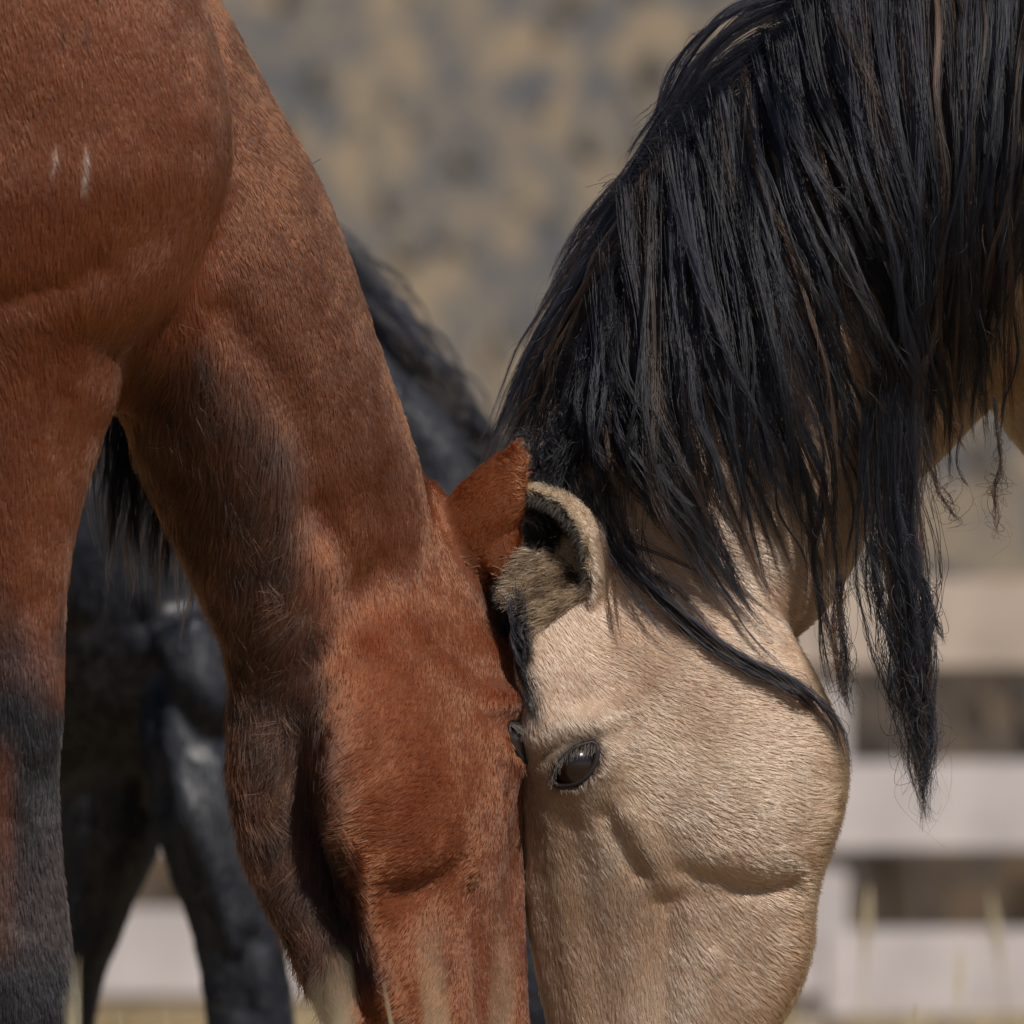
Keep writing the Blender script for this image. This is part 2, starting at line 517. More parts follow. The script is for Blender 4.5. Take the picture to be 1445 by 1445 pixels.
#@@HEAD
# ==================================================================
#  HORSE ANATOMY
# ==================================================================
# the head is described once, in its own profile (units: 1/1650 m, muzzle down, forehead at small u);
# rows: level v, then nine points (u, half width in cm) from forehead midline to the midline between the jaws
HEAD = [
 (668, [(775,0),(778,1.2),(788,2.2),(810,2.6),(835,2.8),(860,2.6),(885,2.0),(900,1.0),(905,0)]),
 (690, [(758,0),(761,2.6),(775,4.0),(805,4.6),(845,4.8),(885,4.6),(925,3.8),(955,2.2),(962,0)]),
 (740, [(742,0),(746,3.5),(765,5.4),(800,6.0),(850,6.0),(900,6.0),(950,5.4),(985,3.8),(1000,0)]),
 (800, [(731,0),(735,4.5),(755,6.8),(800,7.0),(860,6.6),(930,6.4),(1000,5.8),(1050,4.3),(1050,0)]),
 (870, [(726,0),(729,5.0),(745,8.2),(790,8.2),(860,7.2),(940,7.2),(1040,6.6),(1105,5.0),(1085,0)]),
 (950, [(725,0),(728,5.5),(742,9.2),(785,9.5),(855,8.5),(935,8.4),(1050,7.7),(1150,5.3),(1110,0)]),
 (1020,[(727,0),(730,5.2),(743,8.9),(778,10.0),(850,9.2),(940,8.6),(1060,8.1),(1183,5.0),(1125,0)]),
 (1080,[(730,0),(733,4.6),(749,7.9),(792,9.5),(845,9.2),(940,8.6),(1070,8.1),(1195,4.8),(1130,0)]),
 (1140,[(733,0),(736,4.0),(753,6.5),(800,8.1),(862,8.5),(950,8.2),(1080,7.7),(1190,4.6),(1125,0)]),
 (1200,[(736,0),(739,3.6),(756,5.4),(810,6.8),(880,7.7),(960,7.5),(1080,6.9),(1172,4.3),(1115,0)]),
 (1260,[(741,0),(743,3.3),(758,4.8),(815,6.0),(890,6.7),(970,6.3),(1070,5.5),(1154,3.8),(1105,0)]),
 (1330,[(750,0),(752,3.0),(766,4.3),(820,5.3),(890,5.7),(970,5.5),(1065,4.9),(1149,3.3),(1105,0)]),
 (1400,[(763,0),(765,2.8),(779,3.9),(825,4.8),(890,5.1),(970,5.0),(1050,4.4),(1128,2.9),(1095,0)]),
 (1480,[(780,0),(782,2.7),(796,3.8),(835,4.6),(890,4.8),(960,4.6),(1025,4.0),(1082,2.6),(1065,0)]),
 (1560,[(792,0),(795,3.0),(809,4.4),(845,5.0),(890,5.0),(945,4.7),(995,4.0),(1042,2.6),(1038,0)]),
 (1640,[(800,0),(803,3.6),(816,5.2),(845,5.6),(890,5.2),(935,4.8),(980,4.1),(1018,2.6),(1020,0)]),
 (1710,[(812,0),(815,3.6),(829,5.0),(855,5.3),(890,5.0),(925,4.5),(958,3.6),(983,2.2),(986,0)]),
 (1750,[(838,0),(841,2.4),(849,3.3),(868,3.6),(888,3.5),(908,3.2),(926,2.5),(941,1.5),(944,0)]),
]
def head_rings(nv=150, nu=33):
    lv = np.array([r[0] for r in HEAD], float)
    tab = np.array([[(u, c / 100 * 1650) for u, c in r[1]] for r in HEAD], float)      # (R, 9, 2)
    tt = np.linspace(0, len(HEAD) - 1, nv)
    a = resample(tab, nv, tt)                                        # (nv, 9, 2)
    v = resample(lv[:, None], nv, tt)[:, 0]
    b = resample(np.swapaxes(a, 0, 1), nu)                           # (nu, nv, 2)
    b = np.swapaxes(b, 0, 1)
    b[:, 0, 1] = 0; b[:, -1, 1] = 0
    return v, b                                                      # u, w per (level, point)

# relief of the face: (polyline in (u, v), radius px, height mm) mirrored on both sides
BRUSH = [
 ([(762,1040),(795,1022),(845,1020)], 18, 4.5),          # brow ridge
 ([(840,985),(895,960)], 24, -2.5),                      # hollow above the eye
 ([(860,1010),(905,985),(950,950),(985,905)], 28, 1.6),  # zygomatic arch
 ([(880,1040),(890,1022)], 12, -2.5),
 ([(862,1090),(868,1060)], 12, 2.0), ([(772,1070),(800,1052),(845,1040)], 6, -2.5),
 ([(860,1150),(880,1185),(905,1225)], 15, -5.0),   # groove in front of the facial crest
 ([(890,1150),(920,1200),(945,1240)], 20, 5.0),               # facial crest
 ([(800,1130),(825,1200),(838,1300),(850,1400),(855,1480)], 22, -3.5),   # hollow beside the nasal bone
 ([(775,1150),(790,1250),(806,1360),(822,1480)], 14, 2.2),
 ([(1000,1140),(1080,1170)], 70, 5.0),                        # masseter
 ([(965,1226),(1015,1236)], 13, -2.2), ([(1040,1248),(1075,1256),(1112,1250)], 16, -5.0),# its lower edge
 ([(1010,1205),(1060,1218),(1120,1215)], 26, 3.5),
 ([(948,1270),(945,1340),(942,1440),(940,1520)], 15, -3.5),   # groove of the cheek
 ([(985,1290),(995,1350),(990,1440)], 24, 2.5),
 ([(1008,1345),(1012,1365)], 9, 2.5),
 ([(905,1270),(900,1350),(895,1440)], 20, 2.0),
 ([(800,1145),(812,1165)], 10, -2.0),
 ([(1020,800),(1080,850),(1120,905)], 26, -4.0),              # behind the jaw
 ([(835,1640),(850,1665),(868,1690)], 11, -9.0),              # nostril
 ([(822,1625),(840,1700)], 10, 3.0),
 ([(905,1735),(960,1690),(1000,1650)], 7, -5.0),              # mouth
]
EYE_C, EYE_W = (819, 1080), 0.0
def almond(n=40, grow=1.0):
    """outline of the eye opening in (u, v)"""
    a = np.linspace(0, 2 * np.pi, n, endpoint=False)
    x = 41 * np.cos(a)
    y = np.where(np.sin(a) > 0, 23, 20) * np.sin(a) * (1 - 0.62 * np.abs(np.cos(a)) ** 3)
    y += -4.0 * (x / 41) ** 2 * np.where(np.sin(a) > 0, -.2, 1)
    th = math.radians(-43)
    c, s = math.cos(th), math.sin(th)
    return np.stack([EYE_C[0] + grow * (x * c - y * s), EYE_C[1] + grow * (x * s + y * c)], 1)

class HeadFrame:
    """places the head: image of the profile plane, with a yaw away from the camera and a lean in the picture plane"""
    def __init__(self, anchor_uv, world, yaw, lean, scale, faces):
        self.a = np.array(anchor_uv, float); self.o = np.array(world, float); self.s = scale / 1650
        f = np.array([faces * math.cos(yaw), math.sin(yaw), 0])               # where the forehead looks
        dn = np.array([0, 0, -1.0]); side = np.array([faces * math.sin(yaw), -math.cos(yaw), 0]) * 1.0
        if faces < 0: side = np.array([-math.sin(yaw), -math.cos(yaw), 0])
        c, s = math.cos(lean), math.sin(lean)                                  # + lean: muzzle towards +x
        R = np.array([[c, 0, -s], [0, 1, 0], [s, 0, c]])
        self.B = np.stack([-(R @ f), R @ side, R @ dn])                        # rows: back, near side, down
    def w(self, u, v, w=0.0):
        q = np.stack(np.broadcast_arrays(np.asarray(u, float) - self.a[0], np.asarray(w, float) * 1650, np.asarray(v, float) - self.a[1]), -1)
        return self.o + q @ self.B * self.s
    def inv(self, p):
        q = (np.asarray(p) - self.o) @ self.B.T / self.s
        return np.stack([q[..., 0] + self.a[0], q[..., 2] + self.a[1], q[..., 1]], -1)     # u, v, w(px)
    def d(self, du, dv, dw=0):
        return norm(np.array([du, dw, dv], float) @ self.B)

def add_head(S, H):
    v, g = head_rings()
    near = H.w(g[..., 0], v[:, None], g[..., 1] / 1650)
    far = H.w(g[..., 0], v[:, None], -g[..., 1] / 1650)
    rings = np.concatenate([near, far[:, 1:-1][:, ::-1]], 1)
    S.grid_tube(rings)

def add_ear(S, base, tip, opening, width, thick=.009, bow=(0, 0, 0), n=26, m=26, openness=1.0, flat=1.0):
    base, tip = np.asarray(base, float), np.asarray(tip, float)
    t = np.linspace(0, 1, n)[:, None]
    axis = base + (tip - base) * t + np.asarray(bow) * np.sin(np.pi * t)
    tan = norm(np.gradient(axis, axis=0))
    o = norm(np.asarray(opening, float) - (tan @ np.asarray(opening, float))[:, None] * tan)
    s = np.cross(tan, o)
    prof = np.interp(t[:, 0], [0, .12, .35, .6, .8, .93, 1], [.6, .80, 1.0, .78, .44, .17, .03])
    R = (width * prof)[:, None]
    phi_m = np.interp(t[:, 0], [0, .1, .3, .6, 1], [2.9 * openness, 2.7 * openness, 2.25 * openness, 1.9 * openness, 1.4])
    f = np.linspace(-1, 1, m)
    ph = phi_m[:, None] * f[None]
    dirs = -o[:, None] * (flat * np.cos(ph))[..., None] + s[:, None] * np.sin(ph)[..., None]
    th = np.minimum(thick, R * .8) * (1 - .25 * f[None] ** 4)
    outer = axis[:, None] + dirs * R[:, None]
    inner = axis[:, None] + dirs * (R - th)[..., None]
    ring = np.concatenate([outer, inner[:, ::-1]], 1)
    S.grid_tube(ring)

def leg(S, pts, widths, depths):
    """pts: joints top to bottom; widths: half length front-back, depths: half thickness"""
    st = [(np.array(p) + [w, 0, 0], np.array(p) - [w, 0, 0], d) for p, w, d in zip(pts, widths, depths)]
    S.loft(st, m=28)

def apply_brushes(me, H, brushes):
    co = get_co(me); no = get_no(me)
    q = H.inv(co)
    sel = (q[:, 1] > 640) & (q[:, 1] < 1780) & (q[:, 0] > 700) & (q[:, 0] < 1230) & (np.abs(q[:, 2]) < 200)
    ids = np.where(sel)[0]
    uv = q[ids, :2]
    disp = np.zeros(len(ids))
    lat = np.abs((no[ids] @ H.B[1]))
    for pts, r, mm in brushes:
        d = poly_dist(uv, np.array(pts, float))
        disp += np.exp(-(d / r) ** 2) * mm / 1000 * smooth01(.15, .5, lat)
    co[ids] += no[ids] * disp[:, None]
    set_co(me, co)

def picture_brushes(me, brushes):
    """muscle relief: pictured ridges and creases on the side of the body that faces the camera"""
    co = get_co(me); no = get_no(me)
    uv = to_px(co)
    disp = np.zeros(len(co))
    facing = smooth01(.1, .45, -no[:, 1])
    for pts, r, mm in brushes:
        d = poly_dist(uv, np.array(pts, float))
        disp += np.exp(-(d / r) ** 2) * mm / 1000
    set_co(me, co + no * (disp * facing)[:, None])

from mathutils.geometry import intersect_point_line
def in_poly(uv, poly):
    x, y = uv[:, 0], uv[:, 1]
    inside = np.zeros(len(uv), bool)
    n = len(poly)
    for i in range(n):
        x1, y1 = poly[i]; x2, y2 = poly[(i + 1) % n]
        c = ((y1 > y) != (y2 > y)) & (x < (x2 - x1) * (y - y1) / (y2 - y1 + 1e-12) + x1)
        inside ^= c
    return inside

def carve_eyes(me, H):
    """bulge the orbit, then sink the opening; returns the lid curves"""
    co = get_co(me); no = get_no(me)
    q = H.inv(co)
    dd = np.hypot(q[:, 0] - EYE_C[0], q[:, 1] - EYE_C[1])
    side = np.abs(q[:, 2]) > 80
    co += no * (np.exp(-(dd / 46) ** 2) * .005 * side)[:, None]
    set_co(me, co)
    tree = BVHTree.FromPolygons([tuple(c) for c in co], [tuple(p.vertices) for p in me.polygons])
    lids = []
    for sgn in (1, -1):
        curve = []
        for u, v in almond(48):
            start, dr = H.w(u, v, sgn * .30), H.B[1] * -sgn
            hit = tree.ray_cast(Vector(start), Vector(dr))[0]
            curve.append(np.array(hit) if hit is not None else H.w(u, v, sgn * .095))
        lids.append(np.array(curve))
    q = H.inv(co)
    ins = in_poly(q[:, :2], almond(48, 1.0)) & side
    co[ins] -= (np.sign(q[ins, 2])[:, None] * H.B[1]) * .016
    set_co(me, co)
    return lids

eye_m, en, el_, eb = new_mat('horse_eye')
eb.inputs['Roughness'].default_value = 0.2; eb.inputs['Specular IOR Level'].default_value = .3
eb.inputs['Coat Weight'].default_value = .6; eb.inputs['Coat Roughness'].default_value = 0.02
_tc = en.new('ShaderNodeTexCoord')
_gr = en.new('ShaderNodeTexGradient'); _gr.gradient_type = 'SPHERICAL'
_mp = en.new('ShaderNodeMapping'); _mp.inputs['Scale'].default_value = (40, 40, 56)
el_.new(_tc.outputs['Object'], _mp.inputs['Vector']); el_.new(_mp.outputs[0], _gr.inputs['Vector'])
_cr = en.new('ShaderNodeValToRGB')
_cr.color_ramp.elements[0].position = .0; _cr.color_ramp.elements[0].color = (.012, .007, .006, 1)
_cr.color_ramp.elements[1].position = .55; _cr.color_ramp.elements[1].color = (.003, .003, .005, 1)
_e = _cr.color_ramp.elements.new(.3); _e.color = (.035, .014, .008, 1)
el_.new(_gr.outputs['Fac'], _cr.inputs['Fac']); el_.new(_cr.outputs[0], eb.inputs['Base Color'])
lid_m = plain_mat('eyelid_skin', (0.016, 0.013, 0.014), .55, .35)

def add_eyes(me_lids, H, parent, lash_col, hair_material, sink=.83):
    for sgn, curve in zip((1, -1), me_lids):
        c = curve.mean(0)
        nrm = H.B[1] * sgn
        R = .0230 * H.s * 1650
        center = c - nrm * (R * sink)
        bm = bmesh.new(); bmesh.ops.create_uvsphere(bm, u_segments=40, v_segments=24, radius=R)
        me = bpy.data.meshes.new('eye'); bm.to_mesh(me); bm.free()
        eye = link('eye', me, eye_m, parent, True)
        zax = Vector(norm(nrm + H.B[0] * -.10)); up = Vector(norm(-H.B[2]))
        xax = up.cross(zax).normalized(); yax = zax.cross(xax)
        eye.matrix_world = Matrix.Translation(Vector(center)) @ Matrix((xax, yax, zax)).transposed().to_4x4()
        me.transform(Matrix.Scale(1.10, 4, (0, 0, 1)))
        # lid rim
        S = Shape()
        p = np.concatenate([curve, curve[:3]])
        cs = np.stack([np.convolve(np.concatenate([curve[-3:], curve, curve[:3]])[:, k], np.ones(5) / 5, 'same')[3:-3] for k in range(3)], 1)
        m = 10
        tan = norm(np.roll(cs, -1, 0) - np.roll(cs, 1, 0))
        out = norm(np.cross(tan, nrm))
        a = np.linspace(0, 2 * np.pi, m, endpoint=False)
        rr = .0014 * H.s * 1650
        rr = (rr * np.where(((H.inv(cs)[:, :2] - np.array(EYE_C)) @ np.array([-.60, -.80])) > 0, .65, 1.25))[:, None, None]
        rings = cs[:, None] + rr * (out[:, None] * np.cos(a)[None, :, None] * 1.35 + nrm[None, None] * np.sin(a)[None, :, None] * .9)
        n = len(cs)
        S.add(rings.reshape(-1, 3), [(i * m + j, i * m + (j + 1) % m, ((i + 1) % n) * m + (j + 1) % m, ((i + 1) % n) * m + j) for i in range(n) for j in range(m)])
        bpy.context.view_layer.update()
        lid = link('eyelid', S.mesh('eyelid'), lid_m, eye, True)
        # lashes along the upper lid
        uv = H.inv(cs)[:, :2]
        upper = np.where(((uv - np.array(EYE_C)) @ np.array([-.60, -.80])) > 5)[0]
        L = []
        for i in upper:
            for _ in range(3):
                b = cs[i] + RNG.normal(0, .0006, 3)
                d = norm(nrm * .75 + H.B[2] * RNG.uniform(.5, .95) + H.B[0] * RNG.uniform(-.5, .0))
                ln = RNG.uniform(.006, .012)
                t = np.linspace(0, 1, 5)[:, None]
                L.append(b + d * ln * t + H.B[2] * (.004 * t ** 2))
        L = np.array(L)
        make_curves('eyelashes', L, np.full(L.shape[:2], .00014), np.tile(lash_col, (len(L), 1)), hair_material, eye)
#@@HORSES
# ==================================================================
#  BUCKSKIN HORSE (right): head in profile, black mane
# ==================================================================
VOX = .0042
mane_m = hair_mat('black_mane', .30, .45, ior=1.40)
black_m = hair_mat('black_short_coat', .30, .5, ior=1.38)
coat_m = hair_mat('short_coat', .38, .7, ior=1.45)
body_m = skin_mat('horse_hide')

BY = 0.05                                             # depth of its middle plane
buck = empty('horse', (P(1900, 1445, BY + .12)[0], BY + .12, 0))
tag(buck, 'buckskin tan horse with a long black mane, head lowered beside the bay', 'horse')
HB = HeadFrame((900, 1080), P(900, 1080, BY), math.radians(3), 0.0, 1.0, -1)
S = Shape()
add_head(S, HB)
def pv(px, py, y): return P(px, py, y)
# neck: crest point, throat point, half thickness
S.loft([
 (pv(770, 800, BY), pv(1010, 960, BY), .050),
 (pv(766, 705, BY), pv(1120, 905, BY + .005), .062),
 (pv(795, 610, BY + .005), pv(1188, 820, BY + .01), .072),
 (pv(850, 460, BY + .015), pv(1240, 725, BY + .015), .080),
 (pv(950, 250, BY + .03), pv(1330, 640, BY + .03), .092),
 (pv(1090, 70, BY + .05), pv(1400, 570, BY + .05), .108),
 (pv(1280, -130, BY + .07), pv(1440, 590, BY + .07), .135),
 (pv(1500, -300, BY + .10), pv(1500, 680, BY + .10), .165),
 (pv(1750, -420, BY + .12), pv(1620, 780, BY + .12), .19)], m=44)
# trunk
yb = BY + .12
S.loft([
 (pv(1418, 120, yb), pv(1412, 500, yb), .10),
 (pv(1445, 0, yb), pv(1450, 620, yb), .17),
 (pv(1600, -330, yb), pv(1560, 780, yb), .215),
 (pv(1900, -430, yb), pv(1900, 800, yb), .24),
 (pv(2300, -380, yb), pv(2300, 860, yb), .28),
 (pv(2900, -330, yb), pv(2900, 840, yb), .30),
 (pv(3500, -350, yb), pv(3450, 700, yb), .27),
 (pv(3900, -260, yb), pv(3800, 560, yb), .22),
 (pv(4050, -60, yb), pv(3980, 330, yb), .10)], m=44)
def zx(px, z, y): return np.array([P(px, 1000, y)[0], y, z])
for px, y in ((1760, yb - .13), (1700, yb + .13)):
    leg(S, [zx(px - 60, 1.00, y), zx(px, .78, y), zx(px + 10, .60, y), zx(px, .44, y), zx(px, .40, y), zx(px + 5, .28, y), zx(px, .15, y), zx(px - 25, .08, y), zx(px - 35, .02, y), zx(px - 40, .0, y)],
        [.15, .10, .065, .050, .050, .032, .040, .040, .055, .06], [.08, .075, .05, .042, .042, .026, .034, .036, .05, .055])
for px, y in ((3640, yb - .14), (3720, yb + .14)):
    leg(S, [zx(px - 20, 1.10, y), zx(px, .85, y), zx(px + 40, .62, y), zx(px + 110, .50, y), zx(px + 90, .42, y), zx(px + 60, .28, y), zx(px + 50, .15, y), zx(px + 20, .08, y), zx(px + 8, .02, y), zx(px, .0, y)],
        [.24, .19, .09, .062, .052, .035, .042, .042, .055, .06], [.12, .11, .06, .045, .042, .028, .036, .038, .05, .055])
# ears
E1b, E1t = HB.w(838, 842, .060), HB.w(722, 690, .075)
add_ear(S, E1b, E1t, np.array([-.62, -.58, -.60]), .028, .0075, bow=np.array([.010, -.004, .016]), openness=.84)
add_ear(S, HB.w(815, 830, -.060), HB.w(735, 672, -.075), np.array([-.6, .5, -.5]), .029, .0085)
me_b = voxel_union(S, VOX, 'body')
uvw = HB.inv(get_co(me_b))
earness = smooth01(.085, .055, seg_dist(get_co(me_b), E1b + (E1t - E1b) * .25, E1t))
laplacian(me_b, 8, 1 - .85 * earness)
# blend the head into the neck
zone = np.exp(-(poly_dist(to_px(get_co(me_b)), np.array([(790, 700), (930, 800), (1060, 870)], float)) / 70) ** 2) * (1 - earness)
laplacian(me_b, 30, zone)
apply_brushes(me_b, HB, BRUSH)
laplacian(me_b, 2, 1 - earness)
lids_b = carve_eyes(me_b, HB)
tree_b = BVHTree.FromPolygons([tuple(c) for c in get_co(me_b)], [tuple(p.vertices) for p in me_b.polygons])

def buck_color(p):
    q = HB.inv(p); uv = q[:, :2]; px = to_px(p)
    c = np.tile(np.array([0.366, 0.246, 0.172]), (len(p), 1))
    def mix(col, w):
        nonlocal c
        c = c * (1 - w[:, None]) + np.array(col) * w[:, None]
    n1, n2 = vnoise(p, 9, 1), vnoise(p, 26, 2)
    mix((0.31, 0.195, 0.128), np.clip(.45 * n1 + .35 * n2, 0, 1))
    mix((0.46, 0.345, 0.258), .8 * np.clip(.8 * vnoise(p, 13, 71) + .5 * vnoise(p, 40, 72), 0, 1))
    head = smooth01(1180, 1020, uv[:, 0]) * smooth01(640, 800, uv[:, 1])
    # warm jaw edge and throat, greyer eye surround
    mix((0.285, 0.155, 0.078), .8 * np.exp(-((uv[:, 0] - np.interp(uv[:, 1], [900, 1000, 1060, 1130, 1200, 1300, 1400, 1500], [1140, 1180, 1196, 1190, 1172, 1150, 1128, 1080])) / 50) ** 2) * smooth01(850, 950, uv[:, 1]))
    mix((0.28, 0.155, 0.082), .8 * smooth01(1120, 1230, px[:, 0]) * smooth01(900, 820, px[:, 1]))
    mix((0.22, 0.165, 0.125), .7 * np.exp(-((np.hypot(uv[:, 0] - 822, uv[:, 1] - 1085) - 40) / 34) ** 2))
    mix((0.175, 0.105, 0.060), .8 * np.exp(-(poly_dist(uv, np.array([(752, 1110), (780, 1220), (800, 1340), (822, 1500)], float)) / 48) ** 2))  # browner nose bridge, with the shading down its side painted into the coat
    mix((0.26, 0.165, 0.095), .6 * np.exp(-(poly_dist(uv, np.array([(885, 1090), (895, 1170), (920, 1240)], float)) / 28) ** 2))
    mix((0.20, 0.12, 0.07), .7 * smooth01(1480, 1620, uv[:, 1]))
    mix((0.018, 0.016, 0.018), smooth01(1600, 1690, uv[:, 1]))
    e_ = np.hypot((uv[:, 0] - EYE_C[0]) * .73 - (uv[:, 1] - EYE_C[1]) * .68, 1.55 * ((uv[:, 0] - EYE_C[0]) * .68 + (uv[:, 1] - EYE_C[1]) * .73))
    mix((0.055, 0.042, 0.036), .75 * smooth01(54, 40, e_))
    mix((0.09, 0.065, 0.05), .6 * np.exp(-(poly_dist(uv, np.array([(770, 1068), (800, 1050), (856, 1036)], float)) / 5) ** 2))  # upper lid wrinkle as a dark line, its crease shade put into the colour
    # dark smudge by the forelock
    mix((0.03, 0.026, 0.026), .9 * np.exp(-(poly_dist(uv, np.array([(755, 965), (762, 1015)], float)) / 12) ** 2))
    # ears: dark rim, pale lining
    d = seg_dist(p, E1b, E1t)
    # body: dark legs
    mix((0.015, 0.014, 0.016), smooth01(.62, .48, p[:, 2]) * smooth01(1450, 1600, px[:, 0]))
    return c

ear_ax = norm(E1t - E1b)
def buck_ear_masks(p, nor):
    t = ((p - E1b) @ ear_ax) / np.linalg.norm(E1t - E1b)
    ax = E1b + ear_ax * ((p - E1b) @ ear_ax)[:, None]
    radial = norm(p - ax)
    return t, np.linalg.norm(p - ax, axis=1), (radial * nor).sum(1)

ctrl = [   # (u, v, w, direction in u, v)
 (760, 900, .05, .15, 1), (750, 1000, .06, .1, 1), (800, 960, .09, .5, .9), (870, 930, .09, .9, .45), (960, 950, .08, 1, .3),
 (1060, 1000, .08, 1, .15), (1150, 1050, .06, 1, .12), (900, 1050, .09, 1, .5), (960, 1120, .085, 1, .45), (1060, 1120, .08, 1, .25),
 (1150, 1150, .06, 1, .1), (860, 1130, .085, .6, .9), (800, 1120, .08, .35, 1), (920, 1200, .08, .5, .9), (1000, 1220, .07, .8, .6),
 (1100, 1230, .06, 1, .35), (780, 1220, .05, .25, 1), (850, 1280, .06, .3, 1), (930, 1300, .06, .35, 1), (1020, 1320, .055, .75, .75),
 (1120, 1330, .04, 1, .5), (800, 1380, .045, .2, 1), (900, 1400, .05, .15, 1), (1000, 1430, .05, .5, 1), (1100, 1420, .035, .9, .7),
 (820, 1500, .045, .1, 1), (900, 1650, .05, .1, 1), (1000, 860, .07, .9, .35), (900, 800, .065, .8, .6)]
cp = np.array([HB.w(u, v, w) for u, v, w, _, _ in ctrl]); cv = np.array([HB.d(a, b) for *_, a, b in ctrl])
ext = [((1000, 500), (.55, 1)), ((1200, 400), (.5, 1)), ((1250, 650), (.4, 1)), ((1350, 500), (.5, 1)), ((1430, 300), (.1, 1)), ((1430, 560), (-.1, 1)), ((1900, 300), (.6, 1)), ((3000, 300), (1, .5))]
cp = np.concatenate([cp, [P(*a, BY - .05) for a, _ in ext]]); cv = np.concatenate([cv, [norm(np.array([b[0], 0, -b[1]])) for _, b in ext]])
def buck_flow(p):
    return idw(p, cp, cv)
def frame_weight(p, nor, pad=90, rest=.02):
    px = to_px(p)
    ins = smooth01(-pad, -pad + 60, px[:, 0]) * smooth01(PX + pad, PX + pad - 60, px[:, 0]) * smooth01(-pad, -pad + 60, px[:, 1]) * smooth01(PX + pad, PX + pad - 60, px[:, 1])
    return ins, rest + (1 - rest) * ins * np.clip(.25 + .75 * smooth01(.35, -.25, nor[:, 1]), 0, 1)
alm = almond(48, .98)
def buck_density(p, nor):
    ins, w = frame_weight(p, nor)
    q = HB.inv(p)
    w = w * ~(in_poly(q[:, :2], alm) & (np.abs(q[:, 2]) > 60))
    t, r, out = buck_ear_masks(p, nor)
    inside = (out < -.2) & (t > .05) & (t < 1.1) & (r < .05)
    px = to_px(p)
    undermane = (px[:, 0] > 900) & (px[:, 1] < 520) & (px[:, 0] < 1330)
    return w * np.where(inside, .12, 1) * np.where(undermane, .25, 1)
def buck_len(p):
    q = HB.inv(p); px = to_px(p)
    L = .0105 + .004 * smooth01(1100, 1200, q[:, 0])
    L = L + .004 * smooth01(1100, 1250, px[:, 0]) * smooth01(900, 800, px[:, 1])
    return L * (1 - .45 * np.exp(-(np.hypot(q[:, 0] - 820, q[:, 1] - 1080) / 60) ** 2))

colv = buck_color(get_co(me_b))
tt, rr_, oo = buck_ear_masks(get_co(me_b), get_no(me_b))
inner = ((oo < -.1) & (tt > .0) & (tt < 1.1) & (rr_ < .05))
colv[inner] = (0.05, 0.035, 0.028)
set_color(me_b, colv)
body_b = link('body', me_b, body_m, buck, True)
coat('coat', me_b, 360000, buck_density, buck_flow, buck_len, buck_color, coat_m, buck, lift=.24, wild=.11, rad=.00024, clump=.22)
add_eyes(lids_b, HB, buck, (0.05, 0.04, 0.035), coat_m)

# fluff in the ear: pale tufts from the lower edge, dark band along the rim
def ear_fluff():
    pos, nor = sample_surface(me_b, int(26000 * Q), lambda p, n: np.where((lambda t, r, o: (t > .02) & (t < 1.05) & (r < .05))(*buck_ear_masks(p, n)), 1.0, 0.0) + 1e-9)
    t, r, out = buck_ear_masks(pos, nor)
    keep = (t > .0) & (t < 1.1) & (r < .05)
    pos, nor, t, r, out = pos[keep], nor[keep], t[keep], r[keep], out[keep]
    opening = norm(np.array([-.62, -.58, -.60]))
    radial = norm(pos - (E1b + ear_ax * ((pos - E1b) @ ear_ax)[:, None]))
    face = radial @ opening                       # 1 at the open side
    edge = smooth01(.05, .45, face) 
    lower = smooth01(-.2, .4, -(radial[:, 2]))
    ins = out < -.15
    L = np.where(ins, .012, .008) + .010 * edge * ins + np.where(ins, .006, .015) * edge * lower
    d = np.where(ins[:, None], norm(opening * .9 - radial * .45 + np.array([-.1, 0, -.35])), ear_ax * .9 + nor * .2)
    d = d + (edge * lower)[:, None] * np.array([-.5, -.2, -.8])
    d = norm(d + RNG.normal(0, .22, d.shape))
    pale = np.array([0.40, 0.29, 0.185]); dark = np.array([0.035, 0.026, 0.022]); tan = np.array([0.36, 0.24, 0.14])
    rim = (~ins & (edge > .3) & (lower < .4)) | (t > .96)
    up = radial[:, 2] + .35 * radial[:, 0]
    var = np.clip(.75 + .8 * vnoise(pos, 150, 61), .15, 1.4)
    col = np.where(ins[:, None], pale * (.5 * np.clip(.10 + .9 * edge, 0, 1) * var)[:, None], tan)
    col = np.where((ins & (up > .25) & (edge > .12))[:, None], np.array([0.075, 0.05, 0.038]) * var[:, None], col)
    col = np.where((edge * lower > .2)[:, None], np.where((RNG.random(len(pos)) < .32)[:, None], pale, np.array([0.115, 0.072, 0.043])) * var[:, None], col)
    col = np.where((~ins & (edge > .22) & (up > 0))[:, None], np.array([0.085, 0.058, 0.042]) * var[:, None], col)
    col = np.where((t > .93)[:, None], dark, col)
    k = np.linspace(0, 1, 5)
    pts = pos[:, None] + d[:, None] * (L * RNG.uniform(.5, 1.1, len(pos)))[:, None, None] * k[None, :, None]
    pts[..., 2] -= .003 * (k ** 2)[None]
    make_curves('ear_fluff', pts, np.full(pts.shape[:2], .00025) * np.array([1, 1, .9, .7, .3]), np.clip(col * (1 + .2 * RNG.normal(0, 1, (len(col), 1))), .004, .9), coat_m, buck)
ear_fluff()

